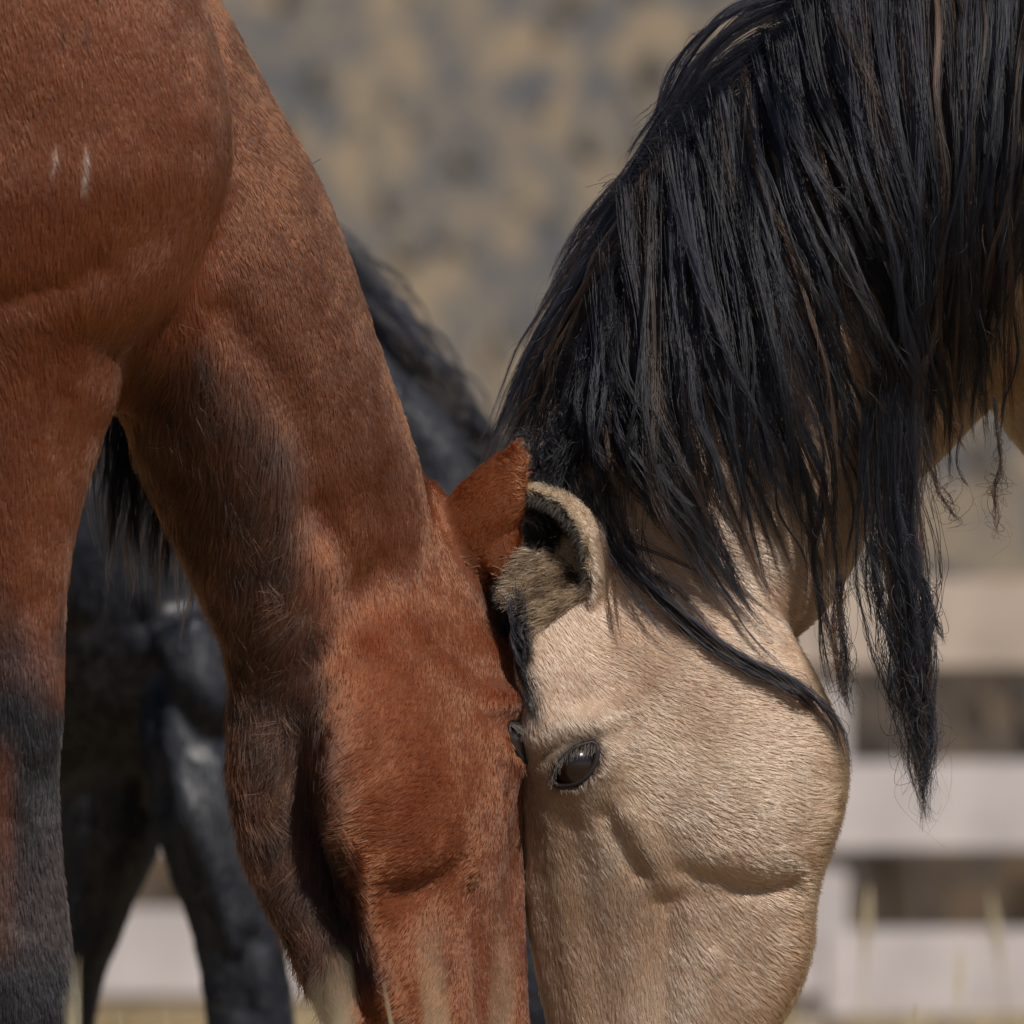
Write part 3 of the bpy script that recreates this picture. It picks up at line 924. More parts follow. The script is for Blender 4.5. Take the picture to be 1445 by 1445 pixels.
# ------------------------------------------------------------------ mane
def drape(path, off0, off1, tree, ymiss, lift=0.0):
    """give a drawn lock its depth: it lies on the neck, off0..off1 metres clear of the hide"""
    out = []
    path = resample(np.array(path, float), 14)
    last = None
    for k, (px, py) in enumerate(path):
        f = k / 13
        o = np.array(cam.location); d = norm(P(px, py, 0) - o)
        hit = tree.ray_cast(Vector(o), Vector(d))[0]
        y = hit.y if hit is not None and hit.y < 1.5 else None
        out.append(y)
    ys = np.array([np.nan if y is None else y for y in out])
    if np.isnan(ys).all():
        ys[:] = ymiss
    else:
        ok = ~np.isnan(ys)
        ys = np.interp(np.arange(14), np.where(ok)[0], ys[ok])
    ys = np.convolve(np.concatenate([[ys[0]] * 2, ys, [ys[-1]] * 2]), np.ones(5) / 5, 'valid')
    f = np.linspace(0, 1, 14)
    ys = ys - (off0 + (off1 - off0) * f) - lift * np.sin(np.pi * f)
    return np.array([P(px, py, y) for (px, py), y in zip(path, ys)])

def hang(path, y0, y1=None):
    path = resample(np.array(path, float), 14)
    y1 = y0 if y1 is None else y1
    return np.array([P(px, py, y0 + (y1 - y0) * k / 13) for k, (px, py) in enumerate(path)])
main = [
 [(1640,-390),(1600,-150),(1560,100),(1530,300),(1510,420)],
 [(1570,-340),(1545,-120),(1515,120),(1490,320),(1470,460)],
 [(1500,-280),(1488,-60),(1465,150),(1445,340),(1432,500)],
 [(1450,-120),(1438,100),(1424,300),(1412,470),(1405,590),(1398,660)],
 [(1410,-140),(1408,60),(1395,250),(1375,420),(1385,560),(1392,640)],
 [(1370,-150),(1378,60),(1365,260),(1345,420),(1362,560),(1374,640)],
 [(1330,-150),(1350,60),(1342,260),(1330,400),(1320,540),(1335,650)],
 [(1300,-150),(1320,60),(1325,260),(1305,430),(1280,580),(1266,700),(1262,800)],
 [(1270,-140),(1290,60),(1305,260),(1295,430),(1268,580),(1255,690),(1270,800),(1284,900)],
 [(1235,-110),(1260,80),(1285,270),(1288,430),(1262,590),(1262,700),(1275,820)],
 [(1200,-70),(1228,100),(1262,280),(1280,440),(1252,600),(1250,720)],
 [(1170,-35),(1215,100),(1270,230),(1328,370),(1365,480),(1380,560)],
 [(1145,0),(1190,130),(1245,270),(1300,400),(1340,510),(1362,590)],
 [(1120,40),(1160,165),(1212,300),(1265,430),(1300,540),(1325,630),(1340,690)],
 [(1095,70),(1135,200),(1188,335),(1238,460),(1270,560),(1282,640)],
 [(1070,100),(1108,230),(1160,370),(1212,500),(1245,600),(1258,690)],
 [(1050,125),(1085,255),(1135,395),(1182,525),(1218,630),(1232,700)],
 [(1030,145),(1065,280),(1110,420),(1155,550),(1186,660),(1192,760),(1194,870)],
 [(1005,170),(1040,310),(1082,450),(1122,580),(1152,690),(1166,790),(1186,920),(1204,1015)],
 [(985,190),(1015,340),(1052,480),(1090,610),(1125,720),(1148,820),(1172,930)],
 [(965,215),(990,365),(1020,500),(1055,630),(1095,740),(1128,850),(1152,935)],
 [(945,240),(957,390),(972,530),(995,650),(1040,765),(1085,860),(1128,922)],
 [(928,265),(935,410),(945,550),(965,655),(1010,760),(1060,855),(1105,905)],
 [(912,295),(914,430),(922,560),(942,660),(985,750),(1035,845),(1080,895)],
 [(895,330),(895,460),(900,575),(922,665),(962,740),(1008,825),(1050,875)],
 [(880,370),(874,480),(876,580),(898,665),(935,715),(978,775),(1010,820)],
 [(866,410),(855,510),(853,600),(872,660),(905,700),(950,745)],
 [(852,450),(838,530),(830,610),(845,680),(868,720)],
 [(838,490),(818,560),(808,630),(822,690),(850,740)],
 [(822,540),(800,600),(790,655),(800,700),(830,745)],
 [(800,600),(780,650),(772,700),(785,730),(810,760)],
]
gm_, n_, s_ = [], [], []
for k, pth in enumerate(main):
    for layer in range(4):
        jit = RNG.normal(0, 10, 2); sway, phs = RNG.normal(0, 13 if layer else 3), RNG.uniform(0, 6.28)
        pp = [(x + jit[0] * (.4 + .6 * i / len(pth)) + sway * math.sin(phs + i * 1.1) * (i > 0), y + jit[1] * (i > 0)) for i, (x, y) in enumerate(pth)]
        if layer == 2 and RNG.random() < .6: pp = pp[:max(4, len(pp) - 1)]
        if layer == 3:                                   # locks that cross the others
            k2 = min(max(k + int(RNG.choice([-3, -2, 2, 3, 4])), 0), 27 if k < 28 else 30)
            if k2 >= 28 and k < 28: k2 = k
            A_, B_ = resample(np.array(pp, float), 8), resample(np.array(main[k2], float), 8)
            f_ = np.linspace(0, 1, 8)[:, None] ** 1.3
            pp = [tuple(q) for q in (A_ * (1 - f_) + B_ * f_)[:int(RNG.integers(5, 9))]]
        g_ = (drape(pp, .004 + .006 * layer, .010 + .008 * layer, tree_b, BY - .09, .010 + .007 * layer) if k < 28 else hang(pp, BY - .05 - .004 * layer, BY - .062 - .004 * layer))
        gm_.append(np.vstack([g_[0] + np.array([-.010, .035 + .01 * RNG.random(), .004 - .006 * RNG.random()]), g_]))
        n_.append(int((110, 95, 75, 45)[layer] * Q)); s_.append((.0125, .010, .009, .006)[layer])
# the long lock across the cheek, from behind the ear
for pth, n, sp in (([(840,690),(862,755),(905,812),(965,872),(1040,930),(1115,962),(1165,1010),(1188,1060),(1200,1120)], 170, .0050),
                   ([(850,720),(880,780),(930,835),(1000,905),(1075,945),(1140,985),(1180,1045),(1196,1095)], 150, .0042),
                   ([(845,700),(856,770),(890,830),(940,900),(1010,960),(1090,1010)], 14, .0016),
                   ([(835,720),(862,800),(868,850),(876,910)], 18, .0011),
                   ([(848,725),(900,800),(960,840),(1040,940),(1110,1000),(1160,1050)], 14, .0016),
                   ([(862,735),(960,790),(1010,830),(1060,900),(1120,960),(1160,985)], 10, .0020)):
    gm_.append(drape(pth, .004, .007, tree_b, BY - .09, .003)); n_.append(int(n * max(Q, .5))); s_.append(sp)
n_main = len(gm_)
# matted lock that hangs free below the throat
y_l = BY - .075
for pth, n, sp in (([(1262,560),(1262,690),(1266,790),(1280,880),(1288,960),(1296,1040),(1303,1110),(1307,1180)], 420, .0115),
                   ([(1255,580),(1258,690),(1272,790),(1284,870),(1286,960),(1294,1030),(1300,1090)], 360, .0105),
                   ([(1285,640),(1285,760),(1300,840),(1325,890),(1338,930)], 40, .003),
                   ([(1280,680),(1296,800),(1318,850),(1328,930)], 24, .003),
                   ([(1262,690),(1290,740),(1305,800),(1300,850)], 26, .006),
                   ([(1262,700),(1240,760),(1232,830),(1238,890)], 20, .004),
                   ([(1230,760),(1222,800),(1226,850),(1236,900)], 14, .0012),
                   ([(1190,820),(1192,880),(1196,950),(1206,1030)], 70, .0028),
                   ([(1182,820),(1176,890),(1186,960),(1194,1010)], 50, .0024),
                   ([(1310,600),(1325,680),(1345,720),(1365,745)], 26, .0018),
                   ([(1290,600),(1318,670),(1340,700),(1352,730)], 10, .0015),
                   ([(1402,560),(1406,610),(1410,660),(1402,690),(1404,740),(1412,775)], 30, .0016),
                   ([(1360,600),(1352,650),(1362,680),(1375,690)], 9, .0012)):
    gm_.append(hang(pth, y_l)); n_.append(int(n * max(Q, .5))); s_.append(sp)
# hair thrown to the far side of the crest
outer = [
 [(1165,-15),(1100,8),(1040,30),(985,85),(940,165),(905,235),(860,290)],
 [(1150,5),(1070,35),(1000,90),(945,180),(900,245),(850,305),(800,380),(768,470)],
 [(1125,45),(1050,70),(985,140),(925,225),(870,290),(815,365),(770,440),(735,520)],
 [(1100,75),(1020,115),(960,190),(905,258),(850,330),(800,410),(755,490),(722,570),(695,640)],
 [(1070,105),(1000,155),(945,225),(890,295),(835,375),(785,460),(742,545),(712,615)],
 [(1040,135),(975,190),(925,250),(870,330),(820,415),(775,505),(738,580),(705,640)],
 [(1000,175),(940,240),(885,320),(838,405),(795,490),(758,570),(728,640)],
 [(965,215),(905,290),(855,375),(812,460),(775,545),(745,620),(735,680)],
 [(930,255),(880,330),(838,415),(800,500),(770,580),(752,650),(745,700)],
 [(900,305),(858,380),(822,460),(793,540),(770,620),(758,690)],
 [(870,370),(838,440),(810,515),(788,590),(772,660),(765,710)],
]
outer += [
 [(1010,165),(930,240),(870,320),(812,400),(762,480),(722,560),(688,650)],
 [(960,220),(890,300),(835,380),(785,460),(742,545),(708,620),(686,680)],
 [(910,290),(855,370),(805,450),(762,530),(728,600),(702,660)]]
n_near = len(gm_)
for k, pth in enumerate(outer):
    for layer in range(2):
        jit = RNG.normal(0, 7, 2)
        pp = [(x + jit[0] * i / len(pth), y + jit[1] * i / len(pth)) for i, (x, y) in enumerate(pth)]
        y0 = float(np.interp(pth[0][0], [770, 1170], [BY, BY + .055]))
        gm_.append(hang([(pp[0][0] + 14, pp[0][1] - 4)] + pp, y0 - .055 + .03 * layer, y0 - .035 + .04 * layer)); n_.append(int(105 * Q)); s_.append(.0075)
for pth, n in (([(1085,20),(1020,28),(985,48),(962,52)], 8), ([(1010,60),(955,98),(930,150),(925,180)], 5), ([(980,110),(930,150),(880,190)], 4),
               ([(880,260),(820,330),(790,370),(770,420)], 10), ([(830,330),(800,380),(785,420)], 8), ([(850,330),(790,400),(775,430),(760,450)], 6)):
    gm_.append(hang(pth, BY + .02)); n_.append(n); s_.append(.0015)
# forelock: a dark lock down the edge of the forehead
for pth, n in (([(732,842),(732,870),(735,900),(740,930),(750,970)], 150), ([(730,850),(732,885),(738,925),(752,980),(760,1015)], 130), ([(738,855),(739,885),(742,910),(748,940)], 90)):
    gm_.append(hang(pth, BY - .080, BY - .094)); n_.append(n); s_.append(.0034)
# bushy roots at the poll and the forelock between the heads
for pth, n, sp in (([(775,690),(760,660),(745,650),(735,680)], 140, .010), ([(785,660),(765,640),(748,640),(738,668)], 120, .010),
                   ([(738,755),(724,800),(716,850),(716,900),(728,945)], 260, .009), ([(733,775),(726,825),(730,880),(742,930),(752,975)], 200, .007),
                   ([(738,800),(740,860),(748,920),(758,970),(762,1015)], 70, .0036), ([(740,750),(726,785),(718,830),(716,890)], 180, .008)):
    gm_.append(hang(pth, BY - .022, BY - .050) if pth[-1][1] > 750 else hang(pth, BY - .055)); n_.append(int(n * Q)); s_.append(sp)
C_ = strands(gm_[n_main:n_near], n_[n_main:n_near], s_[n_main:n_near], .00021, frizz=.0038, tipspread=.16, ends=(.8, 1.0), wisp=.2, per_lock=20, wave=1.1)
A = strands(gm_[:n_main], n_[:n_main], s_[:n_main], .00021, frizz=.0024, tipspread=.45, ends=(.62, 1.0), rootdir=np.array([-.48, 0, -.87]) * .016, wisp=.11)
B = strands(gm_[n_near:], n_[n_near:], s_[n_near:], .00021, frizz=.0016, tipspread=.8, ends=(.84, 1.0), wisp=.12, wave=.8)
mp, mr, mc = (np.concatenate(q) for q in zip(A, B, C_))
make_curves('mane', mp, mr, mc, mane_m, buck)
#@@BAY
# ==================================================================
#  BAY HORSE (left): shoulder, foreleg, neck and head turned away
# ==================================================================
bay = empty('horse', (P(-700, 1445, -.20)[0], -.20, 0))
tag(bay, 'reddish brown bay horse with black lower foreleg, grazing with its head turned away', 'horse')
HY = dict(yaw=math.radians(58), lean=math.radians(11), s=1.0)
HA = HeadFrame((778, 1020), P(736, 985, -.010), HY['yaw'], HY['lean'], HY['s'], 1)
HA.o = HA.o - HA.B[1] * .100 * HY['s'] + np.array([.012, 0, 0])     # the near brow touches the traced outline
S = Shape()
add_head(S, HA)
S.loft([
 (pv(100, -260, -.12), pv(-200, 620, -.22), .15),
 (pv(215, -110, -.08), pv(-20, 640, -.20), .140),
 (pv(312, 45, -.06), pv(90, 600, -.18), .125),
 (pv(395, 210, -.05), pv(185, 575, -.17), .112),
 (pv(452, 340, -.045), pv(222, 640, -.165), .102),
 (pv(500, 490, -.03), pv(262, 718, -.165), .092),
 (pv(540, 605, -.005), pv(302, 795, -.165), .082),
 (pv(572, 700, .025), pv(340, 880, -.165), .070),
 (pv(592, 780, .045), pv(375, 960, -.155), .056),
 (pv(622, 880, .05), pv(440, 1020, -.12), .04)], m=44)
# skin between the jaws
cont = [(330, 860), (333, 930), (340, 1000), (334, 1060), (338, 1120), (352, 1185), (380, 1250), (410, 1310), (440, 1375), (482, 1450)]
S.loft([(HA.w(1060 - 6 * k, 905 + 60 * k, -.012), P(px, py, HA.w(1170, 905 + 60 * k, -.03)[1]), .040 - .002 * k) for k, (px, py) in enumerate(cont)], m=32)
ys = -.24
# shoulder, upper arm and near foreleg
sh = [(-330, -330, 60, .05), (-270, -430, 150, .115), (-150, -500, 255, .16), (0, -480, 290, .165), (110, -460, 316, .16), (200, -440, 328, .15), (270, -420, 318, .145), (340, -395, 292, .135), (410, -370, 258, .125),
      (455, -345, 222, .115), (495, -320, 182, .108), (560, -265, 166, .095), (630, -215, 141, .082), (750, -170, 107, .070), (860, -135, 92, .061),
      (1000, -100, 88, .053), (1100, -82, 81, .048), (1200, -76, 86, .047), (1300, -72, 96, .050), (1400, -70, 109, .054), (1470, -66, 108, .052), (1560, -48, 84, .040), (1700, -36, 66, .030)]
S.loft([(pv(r, py, ys), pv(l, py, ys), h) for py, l, r, h in sh], m=48, power=2.15)
xk = P(15, 1000, ys)[0]
S.loft([(np.array([xk + w, ys, z]), np.array([xk - w + o, ys, z]), h) for z, w, h, o in ((.20, .034, .03, 0), (.15, .045, .036, 0), (.10, .042, .034, .01), (.075, .05, .045, .01), (.03, .066, .06, 0), (.0, .075, .068, 0))], m=28)
# trunk and the other legs, out of the picture to the left
S.loft([
 (pv(200, -60, -.05), pv(140, 330, -.07), .12),
 (pv(120, -200, -.06), pv(40, 500, -.10), .19),
 (pv(-200, -430, -.08), pv(-200, 640, -.12), .24),
 (pv(-600, -470, -.10), pv(-600, 720, -.12), .26),
 (pv(-1200, -400, -.12), pv(-1200, 760, -.12), .30),
 (pv(-1750, -390, -.13), pv(-1750, 680, -.13), .29),
 (pv(-2150, -330, -.14), pv(-2080, 520, -.14), .22),
 (pv(-2300, -120, -.14), pv(-2240, 300, -.14), .10)], m=44)
y2 = .06
leg(S, [zx(-260, 1.0, y2), zx(-240, .78, y2), zx(-250, .60, y2), zx(-260, .44, y2), zx(-260, .40, y2), zx(-255, .28, y2), zx(-260, .15, y2), zx(-235, .08, y2), zx(-225, .02, y2), zx(-220, .0, y2)],
    [.15, .10, .065, .050, .050, .032, .040, .040, .055, .06], [.08, .075, .05, .042, .042, .026, .034, .036, .05, .055])
for px, y in ((-1900, -.28), (-2000, .02)):
    leg(S, [zx(px + 20, 1.10, y), zx(px, .85, y), zx(px - 40, .62, y), zx(px - 110, .50, y), zx(px - 90, .42, y), zx(px - 60, .28, y), zx(px - 50, .15, y), zx(px - 20, .08, y), zx(px - 8, .02, y), zx(px, .0, y)],
        [.24, .19, .09, .062, .052, .035, .042, .042, .055, .06], [.12, .11, .06, .045, .042, .028, .036, .038, .05, .055])
EAb, EAt = P(600, 868, .040), P(746, 602, -.022)
ear_open = np.array([.22, .95, .10])
add_ear(S, EAb, EAt, ear_open, .043, .009, bow=np.array([.004, -.014, -.002]), flat=.55)
add_ear(S, P(590, 850, .06), P(545, 730, .10), np.array([.6, .8, 0]), .028, .009)
me_a = voxel_union(S, VOX, 'body')
ea = smooth01(.07, .045, seg_dist(get_co(me_a), EAb + (EAt - EAb) * .45, EAt))
laplacian(me_a, 8, 1 - .85 * ea)
pxa = to_px(get_co(me_a))
zone = np.exp(-(poly_dist(pxa, np.array([(585, 680), (612, 720), (640, 830), (540, 840), (470, 880)], float)) / 55) ** 2) * (1 - ea)
laplacian(me_a, 30, zone)
zone = np.exp(-(poly_dist(pxa, np.array([(310, 975), (370, 970), (440, 960)], float)) / 60) ** 2) * (HA.inv(get_co(me_a))[:, 0] > 1110)
laplacian(me_a, 140, zone)
zone = np.exp(-(poly_dist(pxa, np.array([(620, 800), (650, 840), (688, 842)], float)) / 34) ** 2) * (1 - ea)
laplacian(me_a, 70, zone)
apply_brushes(me_a, HA, BRUSH + [([(748, 830), (765, 900)], 48, -18.0), ([(770, 1020), (810, 1012), (850, 1020)], 20, 6.0)])
picture_brushes(me_a, [
 ([(0, 425), (60, 410), (105, 395), (140, 375)], 22, -3.5),            # crease between breast and arm
 ([(-40, 300), (60, 280), (160, 250)], 110, 6),
 ([(60, 480), (120, 450), (190, 400)], 50, 3),
 ([(320, 440), (390, 530), (440, 640), (458, 740)], 28, -5),   # groove along the windpipe
 ([(290, 540), (350, 620), (400, 720), (425, 800)], 52, 4),             # windpipe ridge
 ([(380, 300), (430, 480), (505, 640)], 55, 2.5),
 ([(455, 720), (500, 800), (520, 870)], 26, -6),
 ([(20, 620), (60, 800)], 50, 4), ([(95, 560), (70, 700), (40, 860)], 16, -3),
 ([(45, 960), (50, 1040)], 34, 3), ([(20, 1150), (30, 1300)], 16, -2.5),
])
laplacian(me_a, 2, 1 - ea)
lids_a = carve_eyes(me_a, HA)
ear_axa = norm(EAt - EAb)

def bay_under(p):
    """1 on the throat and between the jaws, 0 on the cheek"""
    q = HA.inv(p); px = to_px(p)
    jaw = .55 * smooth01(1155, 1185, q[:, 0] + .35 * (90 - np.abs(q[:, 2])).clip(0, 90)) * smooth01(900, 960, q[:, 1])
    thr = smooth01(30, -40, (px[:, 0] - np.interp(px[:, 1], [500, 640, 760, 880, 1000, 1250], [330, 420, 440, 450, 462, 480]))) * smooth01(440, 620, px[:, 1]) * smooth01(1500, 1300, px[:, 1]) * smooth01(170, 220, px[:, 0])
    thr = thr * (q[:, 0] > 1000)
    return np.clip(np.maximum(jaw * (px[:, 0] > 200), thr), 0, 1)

def bay_color(p):
    q = HA.inv(p); px = to_px(p)
    c = np.tile(np.array([0.140, 0.0380, 0.0125]), (len(p), 1))
    def mix(col, w):
        nonlocal c
        c = c * (1 - w[:, None]) + np.array(col) * w[:, None]
    n1, n2 = vnoise(p, 8, 41), vnoise(p, 24, 42)
    mix((0.096, 0.0275, 0.0098), np.clip(.5 * n1 + .4 * n2, 0, 1))
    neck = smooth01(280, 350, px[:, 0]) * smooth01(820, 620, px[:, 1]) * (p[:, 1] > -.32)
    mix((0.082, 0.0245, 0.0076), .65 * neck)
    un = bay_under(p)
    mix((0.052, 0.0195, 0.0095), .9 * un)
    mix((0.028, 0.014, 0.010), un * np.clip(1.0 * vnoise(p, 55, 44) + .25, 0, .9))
    mix((0.16, 0.056, 0.026), .6 * np.exp(-(poly_dist(px, np.array([(640, 760), (670, 790)], float)) / 45) ** 2))
    # shade of the groove behind the chin, painted into the coat colour
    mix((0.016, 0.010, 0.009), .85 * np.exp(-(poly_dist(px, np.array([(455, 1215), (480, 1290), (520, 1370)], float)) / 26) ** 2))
    for pts_, r_ in (([(121, 205), (118, 262)], 3.5), ([(79, 210), (73, 240)], 2.6)):      # white scuffs on the shoulder
        mix((0.50, 0.40, 0.34), .75 * np.exp(-(poly_dist(px, np.array(pts_, float)) / r_) ** 2) * (p[:, 1] < -.25))
    for pts_, r_ in (([(122, 30), (118, 60)], 5), ([(85, 25), (88, 60)], 4)):
        mix((0.05, 0.018, 0.009), .7 * np.exp(-(poly_dist(px, np.array(pts_, float)) / r_) ** 2) * (p[:, 1] < -.25))
    # black lower leg, rusty at the back
    legz = smooth01(850, 1010, px[:, 1] + 70 * n2) * (px[:, 0] < 215) * (p[:, 1] < -.12)
    mix((0.011, 0.010, 0.013), legz * (1 - .55 * np.exp(-((px[:, 0] - 5) / 18) ** 2) * smooth01(1000, 1080, px[:, 1]) * smooth01(1370, 1310, px[:, 1])))
    mix((0.030, 0.018, 0.015), .55 * legz * smooth01(1080, 1200, px[:, 1]) * smooth01(1390, 1300, px[:, 1]) * np.clip(.6 + n2, 0, 1))
    mix((0.018, 0.016, 0.018), smooth01(.26, .20, p[:, 2]) * (px[:, 0] < 300))
    # ear tip and rim
    t = ((p - EAb) @ ear_axa) / np.linalg.norm(EAt - EAb)
    near = seg_dist(p, EAb, EAt) < .05
    mix((0.165, 0.050, 0.018), .8 * near * smooth01(.25, .45, t))
    mix((0.02, 0.016, 0.016), near * smooth01(.91, 1.0, t))
    # brow and eye
    mix((0.075, 0.036, 0.026), .6 * np.exp(-(np.hypot(q[:, 0] - 790, q[:, 1] - 1010) / 55) ** 2) * (np.abs(q[:, 2]) < 190) * (q[:, 0] < 860))
    mix((0.016, 0.014, 0.016), smooth01(1620, 1700, q[:, 1]))
    return c

actrl = [(760, 900, .05, .15, 1), (800, 960, .09, .5, .9), (870, 930, .09, .5, .9), (960, 950, .08, .6, .8), (1060, 1000, .08, .8, .55), (1150, 1050, .06, 1, .4),
 (900, 1050, .09, .6, .8), (1060, 1120, .08, 1, .3), (1150, 1150, .06, 1, .1), (800, 1120, .08, .2, 1), (920, 1180, .08, .5, .9), (1000, 1220, .07, 1, .3),
 (1100, 1230, .06, 1, .2), (850, 1280, .06, .2, 1), (1020, 1320, .055, .6, .8), (800, 1380, .045, .1, 1), (900, 1400, .05, .15, 1), (1100, 1420, .035, .9, .7), (900, 1600, .05, 0, 1),
 (1180, 1000, 0, .4, 1), (1180, 1150, 0, .3, 1), (1170, 1300, 0, .2, 1), (1180, 1050, -.06, .7, .8), (1170, 1200, -.05, .7, .8)]
ap = np.array([HA.w(u, v, w) for u, v, w, _, _ in actrl]); av = np.array([HA.d(a, b) for *_, a, b in actrl])
aext = [((60, 100), (.15, 1), -.38), ((200, 150), (.3, 1), -.38), ((300, 150), (.25, 1), -.30), ((60, 330), (.1, 1), -.38), ((220, 400), (-.3, 1), -.35), ((60, 480), (.3, 1), -.36),
        ((60, 700), (.0, 1), -.31), ((40, 950), (.05, 1), -.29), ((40, 1300), (0, 1), -.29), ((350, 200), (.7, 1), -.14), ((420, 400), (.5, 1), -.13), ((330, 420), (.2, 1), -.2),
        ((270, 600), (-.15, 1), -.24), ((340, 760), (-.1, 1), -.24), ((500, 650), (.35, 1), -.12), ((360, 900), (-.25, 1), -.24), ((250, 700), (-.5, 1), -.2), ((310, 900), (-.6, .9), -.2), ((560, 760), (.2, 1), -.1),
        ((-800, 300), (-.6, 1), -.3), ((-1800, 300), (-.8, .8), -.3)]
ap = np.concatenate([ap, [P(*a, y) for a, _, y in aext], [EAb + (EAt - EAb) * .5]])
av = np.concatenate([av, [norm(np.array([b[0], 0, -b[1]])) for _, b, _ in aext], [ear_axa]])
def bay_flow(p): return idw(p, ap, av)
def bay_density(p, nor):
    ins, w = frame_weight(p, nor)
    q = HA.inv(p)
    w = w * ~(in_poly(q[:, :2], alm) & (np.abs(q[:, 2]) > 60))
    return w * (1 - .35 * bay_under(p))
def bay_len(p):
    px = to_px(p)
    u = bay_under(p)
    tuft = np.exp(-(poly_dist(px, np.array([(110, 390), (160, 420)], float)) / 40) ** 2) + np.exp(-(poly_dist(px, np.array([(265, 340), (270, 430)], float)) / 22) ** 2)
    return .0115 + .021 * u + .008 * np.clip(tuft, 0, 1) - .003 * smooth01(520, 640, px[:, 0]) + .003 * smooth01(900, 1000, px[:, 1]) * (px[:, 0] < 200)
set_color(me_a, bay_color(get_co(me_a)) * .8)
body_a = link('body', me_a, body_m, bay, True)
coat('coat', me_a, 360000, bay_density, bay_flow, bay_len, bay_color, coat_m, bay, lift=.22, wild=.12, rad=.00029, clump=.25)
def throat_density(p, nor):
    return frame_weight(p, nor, rest=0.0)[1] * bay_under(p) * smooth01(80, 45, HA.inv(p)[:, 2]) + 1e-12
def throat_col(p):
    n_ = np.clip(.5 + .9 * vnoise(p, 60, 81), 0, 1)[:, None]
    return np.array([0.020, 0.0095, 0.0060]) * (1 - n_) + np.array([0.068, 0.027, 0.0125]) * n_
coat('throat_hair', me_a, 26000, throat_density, bay_flow, lambda p: np.full(len(p), .030), throat_col, coat_m, bay, lift=.34, wild=.34, rad=.00028, npts=5, clump=.9)
add_eyes(lids_a, HA, bay, (0.03, 0.025, 0.022), coat_m, .95)
# its mane hangs on the far side and shows below the neck
ga, na, sa_ = [], [], []
for k in range(16):
    f = k / 15
    x0 = 140 + 135 * f
    rx, ry = 330 + 120 * f, 120 + 200 * f
    yb_ = .075
    path = [(rx - 16, ry + 8, -.020), (rx - 40, ry + 60, .05), (x0 + 40 + 20 * f, 420 + 120 * f, yb_), (x0 + 10, 600 + 90 * f, yb_), (x0 + RNG.normal(0, 5), 720 + 90 * f, yb_), (x0 - 6 + RNG.normal(0, 8), 830 + 90 * f + RNG.normal(0, 18), yb_)]
    ga.append(np.array([P(*q) for q in path])); na.append(int(120 * max(Q, .5))); sa_.append(.0065)
mp, mr, mc = strands(ga, na, sa_, .00021, frizz=.0016, tipspread=.35, ends=(.74, 1.0), per_lock=10)
make_curves('mane', mp, mr, mc, mane_m, bay)
#@@BLACK
# ==================================================================
#  BLACK HORSE behind
# ==================================================================
KY = 2.6
black = empty('horse', (P(0, 1445, KY)[0], KY, 0))
tag(black, 'black horse grazing behind the bay, forelegs spread', 'horse')
def kp(px, py, dy=0.0): return P(px, py, KY + dy)
S = Shape()
# neck down to the right, head behind the other two
S.loft([
 (kp(120, 60), kp(20, 760), .16), (kp(300, 190), kp(110, 850), .155), (kp(430, 330), kp(210, 930), .14), (kp(520, 455), kp(300, 980), .12),
 (kp(600, 545), kp(390, 1000), .10), (kp(672, 640), kp(470, 1000), .09), (kp(720, 760), kp(530, 1020), .08), (kp(735, 860), kp(560, 1080), .07)], m=40)
S.loft([(kp(735, 800), kp(560, 1000), .06), (kp(760, 920), kp(560, 1090), .085), (kp(765, 1030), kp(575, 1150), .085), (kp(768, 1150), kp(620, 1220), .065), (kp(772, 1290), kp(665, 1310), .05), (kp(785, 1400), kp(690, 1400), .05), (kp(785, 1470), kp(710, 1470), .045), (kp(770, 1500), kp(725, 1500), .02)], m=32)
# breast and trunk
S.loft([(kp(320, 760), kp(318, 1010), .08), (kp(290, 560), kp(300, 1075), .15), (kp(150, 200), kp(210, 1120), .20), (kp(-100, 0), kp(-100, 1100), .23), (kp(-600, 60), kp(-600, 1080), .27), (kp(-1100, 60), kp(-1100, 980), .25), (kp(-1400, 220), kp(-1380, 760), .15)], m=40)
def kz(px, z, dy): 
    q = kp(px, 1200, dy); return np.array([q[0], q[1], z])
# forelegs, spread
S.loft([(kp(225, 900), kp(60, 900), .10), (kp(240, 1060), kp(70, 1060), .09), (kp(226, 1200), kp(74, 1180), .075), (kp(188, 1290), kp(82, 1290), .055), (kp(150, 1370), kp(86, 1370), .045), (kp(132, 1445), kp(72, 1440), .042), (kp(120, 1540), kp(62, 1530), .034), (kp(105, 1640), kp(55, 1635), .032), (kp(95, 1690), kp(35, 1690), .05), (kp(95, 1712), kp(28, 1712), .05)], m=28)
S.loft([(kp(330, 880, -.12), kp(190, 900, -.12), .09), (kp(345, 1060, -.14), kp(205, 1080, -.14), .085), (kp(372, 1190, -.16), kp(232, 1210, -.16), .07), (kp(396, 1310, -.17), kp(266, 1300, -.17), .055), (kp(410, 1400, -.18), kp(286, 1400, -.18), .048), (kp(418, 1460, -.18), kp(296, 1470, -.18), .046), (kp(415, 1540, -.18), kp(330, 1540, -.18), .034), (kp(420, 1660, -.18), kp(345, 1660, -.18), .035), (kp(450, 1720, -.18), kp(350, 1720, -.18), .05), (kp(455, 1745, -.18), kp(345, 1745, -.18), .05)], m=28)
for px, dy in ((-1180, -.12), (-1260, .12)):
    leg(S, [kz(px + 20, 1.0, dy), kz(px, .8, dy), kz(px - 40, .6, dy), kz(px - 90, .48, dy), kz(px - 70, .40, dy), kz(px - 50, .27, dy), kz(px - 45, .14, dy), kz(px - 20, .07, dy), kz(px - 8, .02, dy), kz(px, .0, dy)],
        [.22, .17, .085, .06, .05, .034, .04, .04, .052, .056], [.11, .10, .06, .045, .04, .028, .036, .036, .05, .052])
me_k = voxel_union(S, .009, 'body')
